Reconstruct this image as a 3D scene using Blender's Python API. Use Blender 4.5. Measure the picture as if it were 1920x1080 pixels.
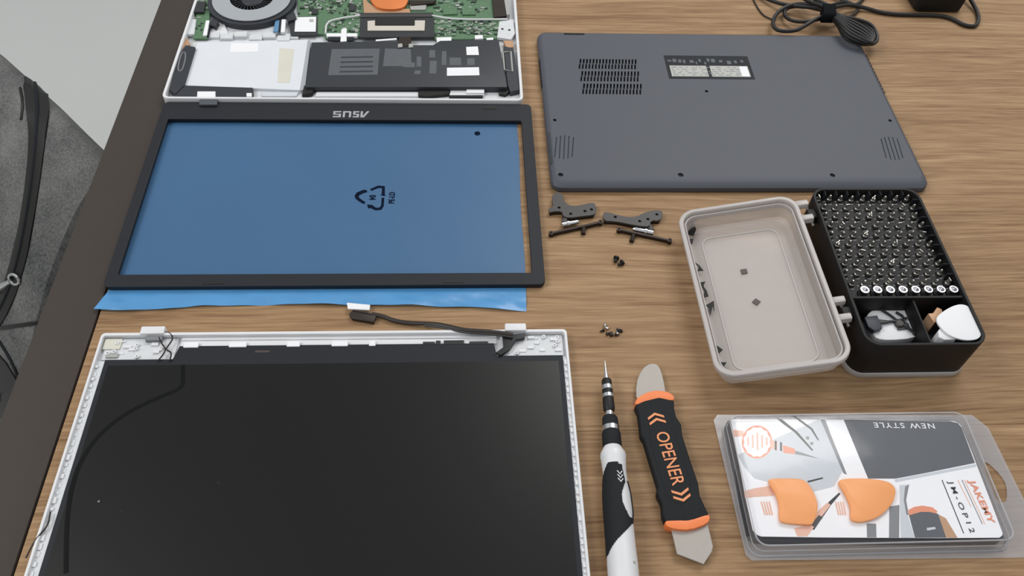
import bpy, bmesh, math, random
from mathutils import Matrix, Vector
from mathutils.bvhtree import BVHTree

for o in list(bpy.data.objects):
    bpy.data.objects.remove(o)
SC = bpy.context.scene
COL = SC.collection
MM = 0.001

# ------------------------------------------------------------------ camera
PITCH, YAW, ROLL, CAMH, FPX = 0.9063, 0.09105, 0.06595, 0.49584, 1560.0
_fw = Vector((math.sin(YAW) * math.cos(PITCH), math.cos(YAW) * math.cos(PITCH), -math.sin(PITCH)))
_rt = Vector((math.cos(YAW), -math.sin(YAW), 0.0))
_up = _rt.cross(_fw)
RT = _rt * math.cos(ROLL) + _up * math.sin(ROLL)
UP = -_rt * math.sin(ROLL) + _up * math.cos(ROLL)
FW = _fw
CAM = Vector((0, 0, CAMH))
cd = bpy.data.cameras.new('camera')
cd.sensor_width = 36.0
cd.lens = FPX * 36.0 / 1920.0
cd.clip_start = 0.01
cd.clip_end = 50
cam = bpy.data.objects.new('camera', cd)
COL.objects.link(cam)
m = Matrix((RT, UP, -FW)).transposed().to_4x4()
m.translation = CAM
cam.matrix_world = m
SC.camera = cam

# ------------------------------------------------------------------ world, lamps, exposure
w = bpy.data.worlds.new('room_light')
SC.world = w
w.use_nodes = True
bg = w.node_tree.nodes['Background']
bg.inputs['Color'].default_value = (0.94, 0.97, 1.0, 1)
bg.inputs['Strength'].default_value = 0.52


def area_lamp(name, loc, size, watts, color=(1, 1, 1)):
    d = bpy.data.lights.new(name, 'AREA')
    d.shape = 'RECTANGLE'
    d.size, d.size_y = size
    d.energy = watts
    d.color = color
    o = bpy.data.objects.new(name, d)
    COL.objects.link(o)
    o.location = loc
    return o


# ceiling panels of the room: one behind and right of the table, one to the left
area_lamp('ceiling_panel_lamp', (1.05, 2.0, 2.1), (1.4, 1.2), 32, (1.0, 0.98, 0.95))
area_lamp('ceiling_panel_lamp', (-1.9, 0.3, 2.1), (1.2, 0.8), 28, (1.0, 0.98, 0.95))

vs = SC.view_settings
vs.view_transform = 'Standard'
vs.look = 'None'
vs.gamma = 1.0
vs.use_curve_mapping = False
vs.exposure = 0.22


# ------------------------------------------------------------------ geometry helpers (millimetres)
def ray(px, py):
    return (RT * ((px - 960) / FPX) - UP * ((py - 540) / FPX) + FW)


def at(px, py, z=0.0):
    """point of the horizontal plane at height z (mm) seen at photo pixel px,py -> (x, y) mm"""
    d = ray(px, py)
    t = (z * MM - CAMH) / d.z
    p = CAM + d * t
    return (p.x / MM, p.y / MM)


def ats(pts, z=0.0):
    return [at(a, b, z) for a, b in pts]


def crop(pts, s, ox, oy):
    return [(a / s + ox, b / s + oy) for a, b in pts]


def area2(poly):
    return sum(poly[i][0] * poly[(i + 1) % len(poly)][1] - poly[(i + 1) % len(poly)][0] * poly[i][1] for i in range(len(poly)))


def rrect(x0, x1, y0, y1, r, n=6):
    out = []
    for cx, cy, a0 in ((x1 - r, y0 + r, -90), (x1 - r, y1 - r, 0), (x0 + r, y1 - r, 90), (x0 + r, y0 + r, 180)):
        for i in range(n + 1):
            a = math.radians(a0 + 90.0 * i / n)
            out.append((cx + r * math.cos(a), cy + r * math.sin(a)))
    return out


def ngon(cx, cy, r, n=24, ry=None, a0=0.0):
    ry = r if ry is None else ry
    return [(cx + r * math.cos(a0 + 2 * math.pi * i / n), cy + ry * math.sin(a0 + 2 * math.pi * i / n)) for i in range(n)]


def smooth_poly(pts, it=2, closed=True):
    for _ in range(it):
        out = []
        n = len(pts)
        rng = range(n) if closed else range(n - 1)
        if not closed:
            out.append(pts[0])
        for i in rng:
            a, b = Vector(pts[i]), Vector(pts[(i + 1) % n])
            out.append(tuple(a * .75 + b * .25))
            out.append(tuple(a * .25 + b * .75))
        if not closed:
            out.append(pts[-1])
        pts = out
    return pts


class MB:
    def __init__(s):
        s.v, s.f = [], []

    def add(s, vs, fs):
        o = len(s.v)
        s.v += [tuple(p) for p in vs]
        s.f += [tuple(i + o for i in f) for f in fs]
        return s

    def box(s, x0, x1, y0, y1, z0, z1):
        return s.prism([(x0, y0), (x1, y0), (x1, y1), (x0, y1)], z0, z1)

    def prism(s, poly, z0, z1):
        if area2(poly) < 0:
            poly = poly[::-1]
        n = len(poly)
        vs_ = [(a, b, z0) for a, b in poly] + [(a, b, z1) for a, b in poly]
        fs = [tuple(range(n - 1, -1, -1)), tuple(range(n, 2 * n))]
        fs += [(i, (i + 1) % n, n + (i + 1) % n, n + i) for i in range(n)]
        return s.add(vs_, fs)

    def loft(s, rings, cap0=True, cap1=True, closed=True):
        n = len(rings[0])
        vs_ = [p for r in rings for p in r]
        fs = []
        for k in range(len(rings) - 1):
            for i in range(n if closed else n - 1):
                j = (i + 1) % n
                fs.append((k * n + i, k * n + j, (k + 1) * n + j, (k + 1) * n + i))
        if cap0:
            fs.append(tuple(range(n - 1, -1, -1)))
        if cap1:
            fs.append(tuple((len(rings) - 1) * n + i for i in range(n)))
        return s.add(vs_, fs)

    def tube(s, path, r, n=8, flat=1.0):
        path = [Vector(p) for p in path]
        rings = []
        up = Vector((0, 0, 1))
        for i, p in enumerate(path):
            t = (path[min(i + 1, len(path) - 1)] - path[max(i - 1, 0)])
            if t.length < 1e-9:
                t = Vector((1, 0, 0))
            t.normalize()
            a = t.cross(up)
            if a.length < 1e-3:
                a = t.cross(Vector((1, 0, 0)))
            a.normalize()
            b = a.cross(t)
            rr = r[i] if isinstance(r, (list, tuple)) else r
            rings.append([tuple(p + a * (rr * math.cos(2 * math.pi * k / n)) + b * (rr * flat * math.sin(2 * math.pi * k / n))) for k in range(n)])
        return s.loft(rings)

    def lathe(s, prof, base, axis, n=20):
        """prof: (distance along axis, radius)"""
        axis = Vector(axis).normalized()
        base = Vector(base)
        a = axis.cross(Vector((0, 0, 1)))
        if a.length < 1e-3:
            a = Vector((1, 0, 0))
        a.normalize()
        b = axis.cross(a)
        rings = [[tuple(base + axis * d + a * (r * math.cos(2 * math.pi * k / n)) + b * (r * math.sin(2 * math.pi * k / n))) for k in range(n)] for d, r in prof]
        return s.loft(rings)

    def mesh(s, name, bevel=0.0, seg=2, smooth=True):
        me = bpy.data.meshes.new(name)
        me.from_pydata([(a * MM, b * MM, c * MM) for a, b, c in s.v], [], s.f)
        bm = bmesh.new()
        bm.from_mesh(me)
        bmesh.ops.recalc_face_normals(bm, faces=bm.faces)
        if bevel:
            es = [e for e in bm.edges if len(e.link_faces) == 2 and e.calc_face_angle(0) > 0.5]
            bmesh.ops.bevel(bm, geom=es, offset=bevel * MM, segments=seg, profile=0.6, affect='EDGES', clamp_overlap=True)
        bm.to_mesh(me)
        bm.free()
        if smooth:
            shade(me)
        return me


def shade(me, ang=0.6):
    me.polygons.foreach_set('use_smooth', [True] * len(me.polygons))
    me.set_sharp_from_angle(angle=ang)


ROOTM = {}


def root_of(o):
    while o.parent:
        o = o.parent
    return o


def thing(name, label, cat, loc=(0, 0, 0), rot=(0, 0, 0), group=None):
    o = bpy.data.objects.new(name, None)
    o.empty_display_size = 0.01
    COL.objects.link(o)
    o.location = [c * MM for c in loc]
    o.rotation_euler = [math.radians(a) for a in rot]
    mt = o.rotation_euler.to_matrix().to_4x4()
    mt.translation = o.location
    ROOTM[o.name] = mt
    o['label'] = label
    o['category'] = cat
    if group:
        o['group'] = group
    return o


def part(name, me, mat, parent=None, local=False, bevel=0.0, seg=2, label=None, kind=None, smooth=True):
    """a mesh part; coordinates are world mm unless local"""
    if isinstance(me, MB):
        me = me.mesh(name, bevel, seg, smooth)
    if parent is not None and not local:
        me.transform(ROOTM[root_of(parent).name].inverted())
    me.materials.clear()
    me.materials.append(mat)
    o = bpy.data.objects.new(name, me)
    COL.objects.link(o)
    if parent is not None:
        o.parent = parent
    if label:
        o['label'] = label
    if kind:
        o['kind'] = kind
    return o


def tag(o, label, cat, group=None):
    o['label'] = label
    o['category'] = cat
    if group:
        o['group'] = group
    return o


def solo(name, mb, mat, loc, label, cat, group=None, bevel=0.0, rot=(0, 0, 0)):
    """a thing that is one mesh, built in its own local frame (mm)"""
    me = mb if not isinstance(mb, MB) else mb.mesh(name, bevel)
    o = part(name, me, mat)
    o.location = [c * MM for c in loc]
    o.rotation_euler = [math.radians(a) for a in rot]
    return tag(o, label, cat, group)


def curve_mesh(splines, z0, z1, bevel=0.0):
    cu = bpy.data.curves.new('tmp', 'CURVE')
    cu.dimensions = '2D'
    cu.fill_mode = 'BOTH'
    cu.extrude = max((z1 - z0) / 2 - bevel, 0.0) * MM
    cu.bevel_depth = bevel * MM
    cu.bevel_resolution = 1
    cu.offset = -bevel * MM
    for pts in splines:
        sp = cu.splines.new('POLY')
        sp.points.add(len(pts) - 1)
        for p, q in zip(sp.points, pts):
            p.co = (q[0] * MM, q[1] * MM, 0, 1)
        sp.use_cyclic_u = True
    return curve_to_mesh(cu, (z0 + z1) / 2)


def curve_to_mesh(cu, zc):
    o = bpy.data.objects.new('tmp', cu)
    COL.objects.link(o)
    dg = bpy.context.evaluated_depsgraph_get()
    dg.update()
    me = bpy.data.meshes.new_from_object(o.evaluated_get(dg))
    bpy.data.objects.remove(o)
    bpy.data.curves.remove(cu)
    me.transform(Matrix.Translation((0, 0, zc * MM)))
    shade(me)
    return me


def text_mesh(txt, size, thick=0.1, bold=0.0, space=1.0):
    """flat lettering centred on its own origin, mm"""
    cu = bpy.data.curves.new('tmp', 'FONT')
    cu.body = txt
    cu.size = size * MM
    cu.extrude = thick * MM / 2
    cu.offset = bold * MM
    cu.space_character = space
    cu.align_x = 'CENTER'
    cu.align_y = 'CENTER'
    cu.resolution_u = 3
    return curve_to_mesh(cu, 0)


def put(me, loc, rotz=0.0, sx=1.0, sy=1.0):
    me.transform(Matrix.Translation([c * MM for c in loc]) @ Matrix.Rotation(math.radians(rotz), 4, 'Z') @ Matrix.Diagonal((sx, sy, 1, 1)))
    return me


# ------------------------------------------------------------------ materials
def lin(c):
    out = []
    for x in c:
        x = x / 255.0
        out.append(x / 12.92 if x <= 0.04045 else ((x + 0.055) / 1.055) ** 2.4)
    return tuple(out) + (1.0,)


def pm(name, rgb, rough=0.5, metal=0.0, spec=0.5, var=0.06, scale=60.0, bump=0.0, bscale=400.0, coat=0.0):
    mt = bpy.data.materials.new(name)
    mt.use_nodes = True
    nt = mt.node_tree
    b = nt.nodes['Principled BSDF']
    tc = nt.nodes.new('ShaderNodeTexCoord')
    nz = nt.nodes.new('ShaderNodeTexNoise')
    nz.inputs['Scale'].default_value = scale
    nz.inputs['Detail'].default_value = 3
    nt.links.new(tc.outputs['Object'], nz.inputs['Vector'])
    mx = nt.nodes.new('ShaderNodeMix')
    mx.data_type = 'RGBA'
    c = lin(rgb)
    mx.inputs[6].default_value = tuple(x * (1 - var) for x in c[:3]) + (1,)
    mx.inputs[7].default_value = tuple(min(1, x * (1 + var)) for x in c[:3]) + (1,)
    nt.links.new(nz.outputs['Fac'], mx.inputs[0])
    nt.links.new(mx.outputs[2], b.inputs['Base Color'])
    b.inputs['Roughness'].default_value = rough
    b.inputs['Metallic'].default_value = metal
    b.inputs['Specular IOR Level'].default_value = spec
    b.inputs['Coat Weight'].default_value = coat
    if bump:
        n2 = nt.nodes.new('ShaderNodeTexNoise')
        n2.inputs['Scale'].default_value = bscale
        n2.inputs['Detail'].default_value = 2
        nt.links.new(tc.outputs['Object'], n2.inputs['Vector'])
        bp = nt.nodes.new('ShaderNodeBump')
        bp.inputs['Strength'].default_value = bump
        bp.inputs['Distance'].default_value = 0.0006
        nt.links.new(n2.outputs['Fac'], bp.inputs['Height'])
        nt.links.new(bp.outputs['Normal'], b.inputs['Normal'])
    return mt


def see_through(mt, clear, tint=(1, 1, 1, 1)):
    """let part of the light pass straight through a thin plastic"""
    nt = mt.node_tree
    b = nt.nodes['Principled BSDF']
    out = nt.nodes['Material Output']
    tr = nt.nodes.new('ShaderNodeBsdfTransparent')
    tr.inputs['Color'].default_value = tint
    mx = nt.nodes.new('ShaderNodeMixShader')
    mx.inputs[0].default_value = clear
    nt.links.new(b.outputs[0], mx.inputs[1])
    nt.links.new(tr.outputs[0], mx.inputs[2])
    nt.links.new(mx.outputs[0], out.inputs['Surface'])
    return mt


def wood_material():
    mt = bpy.data.materials.new('oak_laminate')
    mt.use_nodes = True
    nt = mt.node_tree
    N, L = nt.nodes.new, nt.links.new
    b = nt.nodes['Principled BSDF']
    tc = N('ShaderNodeTexCoord')
    oi = N('ShaderNodeObjectInfo')
    off = N('ShaderNodeVectorMath')
    off.operation = 'ADD'
    mul = N('ShaderNodeMath')
    mul.operation = 'MULTIPLY'
    mul.inputs[1].default_value = 7.0
    L(oi.outputs['Random'], mul.inputs[0])
    L(tc.outputs['Object'], off.inputs[0])
    L(mul.outputs[0], off.inputs[1])
    # slow warp so that the grain bends in places
    wn = N('ShaderNodeTexNoise')
    wn.inputs['Scale'].default_value = 5.0
    wn.inputs['Detail'].default_value = 1
    L(off.outputs[0], wn.inputs['Vector'])
    ws = N('ShaderNodeVectorMath')
    ws.operation = 'SCALE'
    ws.inputs['Scale'].default_value = 0.018
    L(wn.outputs['Color'], ws.inputs[0])
    wa = N('ShaderNodeVectorMath')
    wa.operation = 'ADD'
    L(off.outputs[0], wa.inputs[0])
    L(ws.outputs[0], wa.inputs[1])

    def streak(sx, sy, detail, rough=0.6):
        mp = N('ShaderNodeMapping')
        mp.inputs['Scale'].default_value = (sx, sy, 1)
        L(wa.outputs[0], mp.inputs['Vector'])
        t = N('ShaderNodeTexNoise')
        t.inputs['Scale'].default_value = 1.0
        t.inputs['Detail'].default_value = detail
        t.inputs['Roughness'].default_value = rough
        L(mp.outputs[0], t.inputs['Vector'])
        return t.outputs['Fac']
    fine = streak(24, 560, 4)
    mid = streak(8, 170, 3)
    wide = streak(2.5, 26, 2)

    def mad(a, k, c):
        q = N('ShaderNodeMath')
        q.operation = 'MULTIPLY_ADD'
        L(a, q.inputs[0])
        q.inputs[1].default_value = k
        if isinstance(c, float):
            q.inputs[2].default_value = c
        else:
            L(c, q.inputs[2])
        return q.outputs[0]
    s = mad(fine, 0.46, 0.11)
    s = mad(mid, 0.45, s)
    s = mad(wide, 0.22, s)
    s = mad(oi.outputs['Random'], 0.03, s)
    cr = N('ShaderNodeValToRGB')
    e = cr.color_ramp.elements
    e[0].position, e[0].color = 0.50, lin((112, 82, 55))
    e[1].position, e[1].color = 0.95, lin((193, 163, 129))
    k = cr.color_ramp.elements.new(0.66)
    k.color = lin((150, 119, 87))
    k = cr.color_ramp.elements.new(0.80)
    k.color = lin((172, 141, 106))
    L(s, cr.inputs['Fac'])
    L(cr.outputs['Color'], b.inputs['Base Color'])
    b.inputs['Roughness'].default_value = 0.55
    b.inputs['Specular IOR Level'].default_value = 0.2
    bp = N('ShaderNodeBump')
    bp.inputs['Strength'].default_value = 0.15
    bp.inputs['Distance'].default_value = 0.0004
    L(fine, bp.inputs['Height'])
    L(bp.outputs['Normal'], b.inputs['Normal'])
    return mt


def heather_material():
    mt = bpy.data.materials.new('heather_grey_fabric')
    mt.use_nodes = True
    nt = mt.node_tree
    N, L = nt.nodes.new, nt.links.new
    b = nt.nodes['Principled BSDF']
    tc = N('ShaderNodeTexCoord')
    mp = N('ShaderNodeMapping')
    mp.inputs['Scale'].default_value = (1, 1, 0.25)
    L(tc.outputs['Object'], mp.inputs['Vector'])
    a = N('ShaderNodeTexNoise')
    a.inputs['Scale'].default_value = 420
    a.inputs['Detail'].default_value = 3
    L(mp.outputs[0], a.inputs['Vector'])
    c = N('ShaderNodeTexNoise')
    c.inputs['Scale'].default_value = 14
    c.inputs['Detail'].default_value = 2
    L(tc.outputs['Object'], c.inputs['Vector'])
    ad = N('ShaderNodeMath')
    ad.operation = 'MULTIPLY_ADD'
    ad.inputs[1].default_value = 0.5
    L(c.outputs['Fac'], ad.inputs[0])
    hf = N('ShaderNodeMath')
    hf.operation = 'MULTIPLY'
    hf.inputs[1].default_value = 0.5
    L(a.outputs['Fac'], hf.inputs[0])
    L(hf.outputs[0], ad.inputs[2])
    cr = N('ShaderNodeValToRGB')
    e = cr.color_ramp.elements
    e[0].position, e[0].color = 0.33, lin((70, 72, 73))
    e[1].position, e[1].color = 0.68, lin((132, 132, 129))
    L(ad.outputs[0], cr.inputs['Fac'])
    L(cr.outputs['Color'], b.inputs['Base Color'])
    b.inputs['Roughness'].default_value = 0.9
    b.inputs['Specular IOR Level'].default_value = 0.2
    bp = N('ShaderNodeBump')
    bp.inputs['Strength'].default_value = 0.4
    bp.inputs['Distance'].default_value = 0.001
    L(a.outputs['Fac'], bp.inputs['Height'])
    L(bp.outputs['Normal'], b.inputs['Normal'])
    return mt


M = {}
M['wood'] = wood_material()
M['heather'] = heather_material()
M['band'] = pm('dark_edge_band', (64, 57, 52), 0.6, spec=0.3)
M['groove'] = pm('groove_black', (24, 17, 13), 0.8, spec=0.2)
M['floor'] = pm('pale_floor', (188, 190, 188), 0.55, var=0.04, scale=2)
M['black'] = pm('black_plastic', (24, 23, 23), 0.5, spec=0.4)
M['blackbox'] = pm('case_black', (22, 20, 20), 0.55, spec=0.35)
M['rubber'] = pm('black_rubber', (30, 32, 35), 0.75, spec=0.3, bump=0.15, bscale=1500)
M['bezel'] = pm('bezel_charcoal', (28, 31, 37), 0.55, spec=0.35, bump=0.1, bscale=2500)
M['logo'] = pm('logo_grey', (168, 168, 170), 0.4)
M['cover'] = pm('cover_grey', (80, 83, 91), 0.5, spec=0.35, var=0.025, scale=25, bump=0.08, bscale=2500)
M['coverdark'] = pm('grille_grey', (62, 66, 70), 0.7, spec=0.2)
M['dark'] = pm('recess_dark', (34, 36, 40), 0.8, spec=0.2)
M['white'] = pm('white_plastic', (226, 226, 228), 0.4, var=0.03)
M['whitetray'] = pm('white_tray', (214, 216, 218), 0.5, var=0.10, scale=220, bump=0.3, bscale=600)
M['silver'] = pm('silver_sheet', (222, 225, 230), 0.5, metal=0.0, var=0.04, scale=30)
M['beige'] = pm('beige_sheet', (214, 212, 198), 0.5)
M['pcb'] = pm('circuit_green', (86, 120, 88), 0.5, var=0.35, scale=420)
M['pcbdark'] = pm('component_dark', (54, 70, 58), 0.5)
M['pcbpale'] = pm('component_pale', (132, 150, 132), 0.5)
M['chip'] = pm('chip_dark', (42, 44, 46), 0.45)
M['chipgrey'] = pm('component_grey', (168, 168, 164), 0.5)
M['greymetal'] = pm('fan_metal', (176, 180, 184), 0.45, metal=0.3, var=0.04)
M['steel'] = pm('steel', (206, 206, 206), 0.28, metal=1.0, var=0.05)
M['brushed'] = pm('brushed_blade', (176, 170, 163), 0.6, metal=0.35, var=0.05, scale=200)
M['gun'] = pm('gunmetal', (72, 70, 69), 0.5, metal=0.25, var=0.12, scale=180)
M['gundark'] = pm('gunmetal_dark', (52, 42, 36), 0.45, metal=0.5)
M['copper'] = pm('copper_orange', (226, 132, 72), 0.45, metal=0.3)
M['coppertan'] = pm('copper_tan', (190, 150, 116), 0.5, metal=0.2)
M['battery'] = pm('battery_black', (44, 47, 53), 0.5, var=0.08)
M['print'] = pm('battery_print', (88, 92, 96), 0.6, var=0.12, scale=300)
M['label'] = pm('paper_white', (240, 240, 242), 0.6, var=0.02)
M['labelgrey'] = pm('label_silver', (178, 178, 172), 0.4, var=0.16, scale=380)
M['labeldark'] = pm('label_black', (38, 41, 45), 0.6, spec=0.2, var=0.2, scale=300)
M['blueribbon'] = pm('ribbon_blue', (92, 140, 178), 0.5)
M['bag'] = see_through(pm('blue_film', (64, 106, 146), 0.40, spec=0.5, var=0.06, scale=9, bump=0.2, bscale=60), 0.10, (0.55, 0.75, 0.95, 1))
M['bagflap'] = see_through(pm('blue_film_edge', (88, 156, 212), 0.3, spec=0.6, var=0.16, scale=30, bump=0.4, bscale=120), 0.10, (0.5, 0.75, 1.0, 1))
M['bagink'] = pm('bag_ink', (10, 22, 42), 0.9, spec=0.1)
M['panel'] = pm('screen_glass', (12, 14, 10), 0.30, spec=0.32, var=0.05, scale=8)
M['panelborder'] = pm('screen_border', (30, 33, 39), 0.55, spec=0.3)
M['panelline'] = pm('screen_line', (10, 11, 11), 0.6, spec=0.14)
M['tape'] = pm('black_tape', (24, 25, 27), 0.5)
M['cable'] = pm('cable_black', (28, 26, 26), 0.45, spec=0.5)
M['cablebrown'] = pm('cable_brown_black', (38, 28, 22), 0.45, spec=0.5)
M['orange'] = pm('orange_plastic', (255, 170, 100), 0.45, var=0.02)
M['orangecap'] = pm('orange_end_cap', (244, 134, 76), 0.5, var=0.04)
M['orangeprint'] = pm('orange_ink', (236, 150, 116), 0.6, var=0.05, scale=300)
M['paleorange'] = pm('pale_orange_ink', (238, 190, 168), 0.6, var=0.06, scale=300)
M['letter'] = pm('embossed_orange', (232, 150, 100), 0.55)
M['card'] = pm('card_white', (250, 250, 252), 0.5, var=0.03, scale=60)
M['cardgrey'] = pm('card_grey', (205, 210, 215), 0.5, var=0.04, scale=60)
M['carddark'] = pm('card_charcoal', (80, 84, 90), 0.45, var=0.08, scale=60)
M['cardmid'] = pm('card_mid_grey', (128, 130, 134), 0.5, var=0.08)
M['ink'] = pm('ink_black', (46, 48, 50), 0.6)
M['cardside'] = pm('card_edge_dark', (58, 62, 70), 0.5)
M['frost'] = see_through(pm('frosted_plastic', (218, 210, 205), 0.38, spec=0.5, var=0.03), 0.52)
M['frostrim'] = see_through(pm('frosted_plastic_thick', (206, 200, 197), 0.32, spec=0.5, var=0.03), 0.25)
M['velcro'] = pm('velcro', (20, 21, 24), 0.9, spec=0.1)
M['handle'] = pm('handle_white', (226, 226, 228), 0.35, var=0.02)
M['chrome'] = pm('chrome', (215, 215, 218), 0.2, metal=1.0, var=0.03)
M['magnet'] = pm('magnet_brown', (84, 72, 66), 0.5)


def clear_plastic(name, haze):
    mt = bpy.data.materials.new(name)
    mt.use_nodes = True
    nt = mt.node_tree
    N, L = nt.nodes.new, nt.links.new
    out = nt.nodes['Material Output']
    nt.nodes.remove(nt.nodes['Principled BSDF'])
    tr = N('ShaderNodeBsdfTransparent')
    tr.inputs['Color'].default_value = (0.99, 0.99, 1.0, 1)
    df = N('ShaderNodeBsdfDiffuse')
    df.inputs['Color'].default_value = (0.62, 0.62, 0.64, 1)
    gl = N('ShaderNodeBsdfGlossy')
    gl.inputs['Roughness'].default_value = 0.15
    tc = N('ShaderNodeTexCoord')
    nz = N('ShaderNodeTexNoise')
    nz.inputs['Scale'].default_value = 45
    L(tc.outputs['Object'], nz.inputs['Vector'])
    bp = N('ShaderNodeBump')
    bp.inputs['Strength'].default_value = 0.15
    bp.inputs['Distance'].default_value = 0.002
    L(nz.outputs['Fac'], bp.inputs['Height'])
    L(bp.outputs['Normal'], gl.inputs['Normal'])
    a = N('ShaderNodeMixShader')
    a.inputs[0].default_value = haze
    L(tr.outputs[0], a.inputs[1])
    L(df.outputs[0], a.inputs[2])
    lw = N('ShaderNodeLayerWeight')
    lw.inputs['Blend'].default_value = 0.5
    pw = N('ShaderNodeMath')
    pw.operation = 'POWER'
    pw.inputs[1].default_value = 4.0
    L(lw.outputs['Facing'], pw.inputs[0])
    ma = N('ShaderNodeMath')
    ma.operation = 'MULTIPLY_ADD'
    ma.inputs[1].default_value = 0.5
    ma.inputs[2].default_value = 0.04
    L(pw.outputs[0], ma.inputs[0])
    c = N('ShaderNodeMixShader')
    L(ma.outputs[0], c.inputs[0])
    L(a.outputs[0], c.inputs[1])
    L(gl.outputs[0], c.inputs[2])
    L(c.outputs[0], out.inputs['Surface'])
    return mt


M['clear'] = clear_plastic('clear_blister_plastic', 0.02)
M['clearwall'] = clear_plastic('clear_blister_wall', 0.16)
M['clearhighlight'] = clear_plastic('clear_blister_highlight', 0.42)  # stronger haze, imitates the highlights on the bubble's edges
M['clearsheet'] = clear_plastic('clear_blister_sheet', 0.28)
random.seed(4)

# ------------------------------------------------------------------ setting: floor
FLOORZ = -740
fl = part('floor', MB().box(-4000, 3500, -2500, 5000, FLOORZ - 40, FLOORZ), M['floor'])
fl['kind'] = 'structure'
M['wall'] = pm('pale_wall', (205, 206, 204), 0.8, var=0.03, scale=2)
for nm, bx in (('wall_back', (-4000, 3500, 5000, 5100)), ('wall_left', (-4100, -4000, -2500, 5100)), ('wall_right', (3500, 3600, -2500, 5100)), ('wall_front', (-4100, 3600, -2600, -2500))):
    wl = part(nm, MB().box(*bx, FLOORZ, 1900), M['wall'])
    wl['kind'] = 'structure'

# ------------------------------------------------------------------ desk
desk = thing('desk', 'long desk with oak laminate planks and a dark grey edge band', 'desk', (200, 450, FLOORZ))
part('core_board', MB().box(-264.5, 1100, -300, 1040, -28, -2.2), M['groove'], desk)
seams = [-300, -205, -88, 31, 149, 265, 621, 724, 832, 940, 1040]
for a, b in zip(seams, seams[1:]):
    part('plank', MB().box(-263.2, 1100, a + 0.09, b - 0.09, -2.2, 0), M['wood'], desk, bevel=0.08, seg=1)
part('edge_band', MB().box(-304.4, -264.8, -300, 1040, -30, 0.2), M['band'], desk, bevel=0.8, label='dark grey edge band along the left side')
for x, y in ((-270, -260), (1060, -260), (-270, 1000), (1060, 1000)):
    part('leg', MB().box(x - 25, x + 25, y - 25, y + 25, FLOORZ, -28), M['band'], desk, bevel=2)

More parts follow.
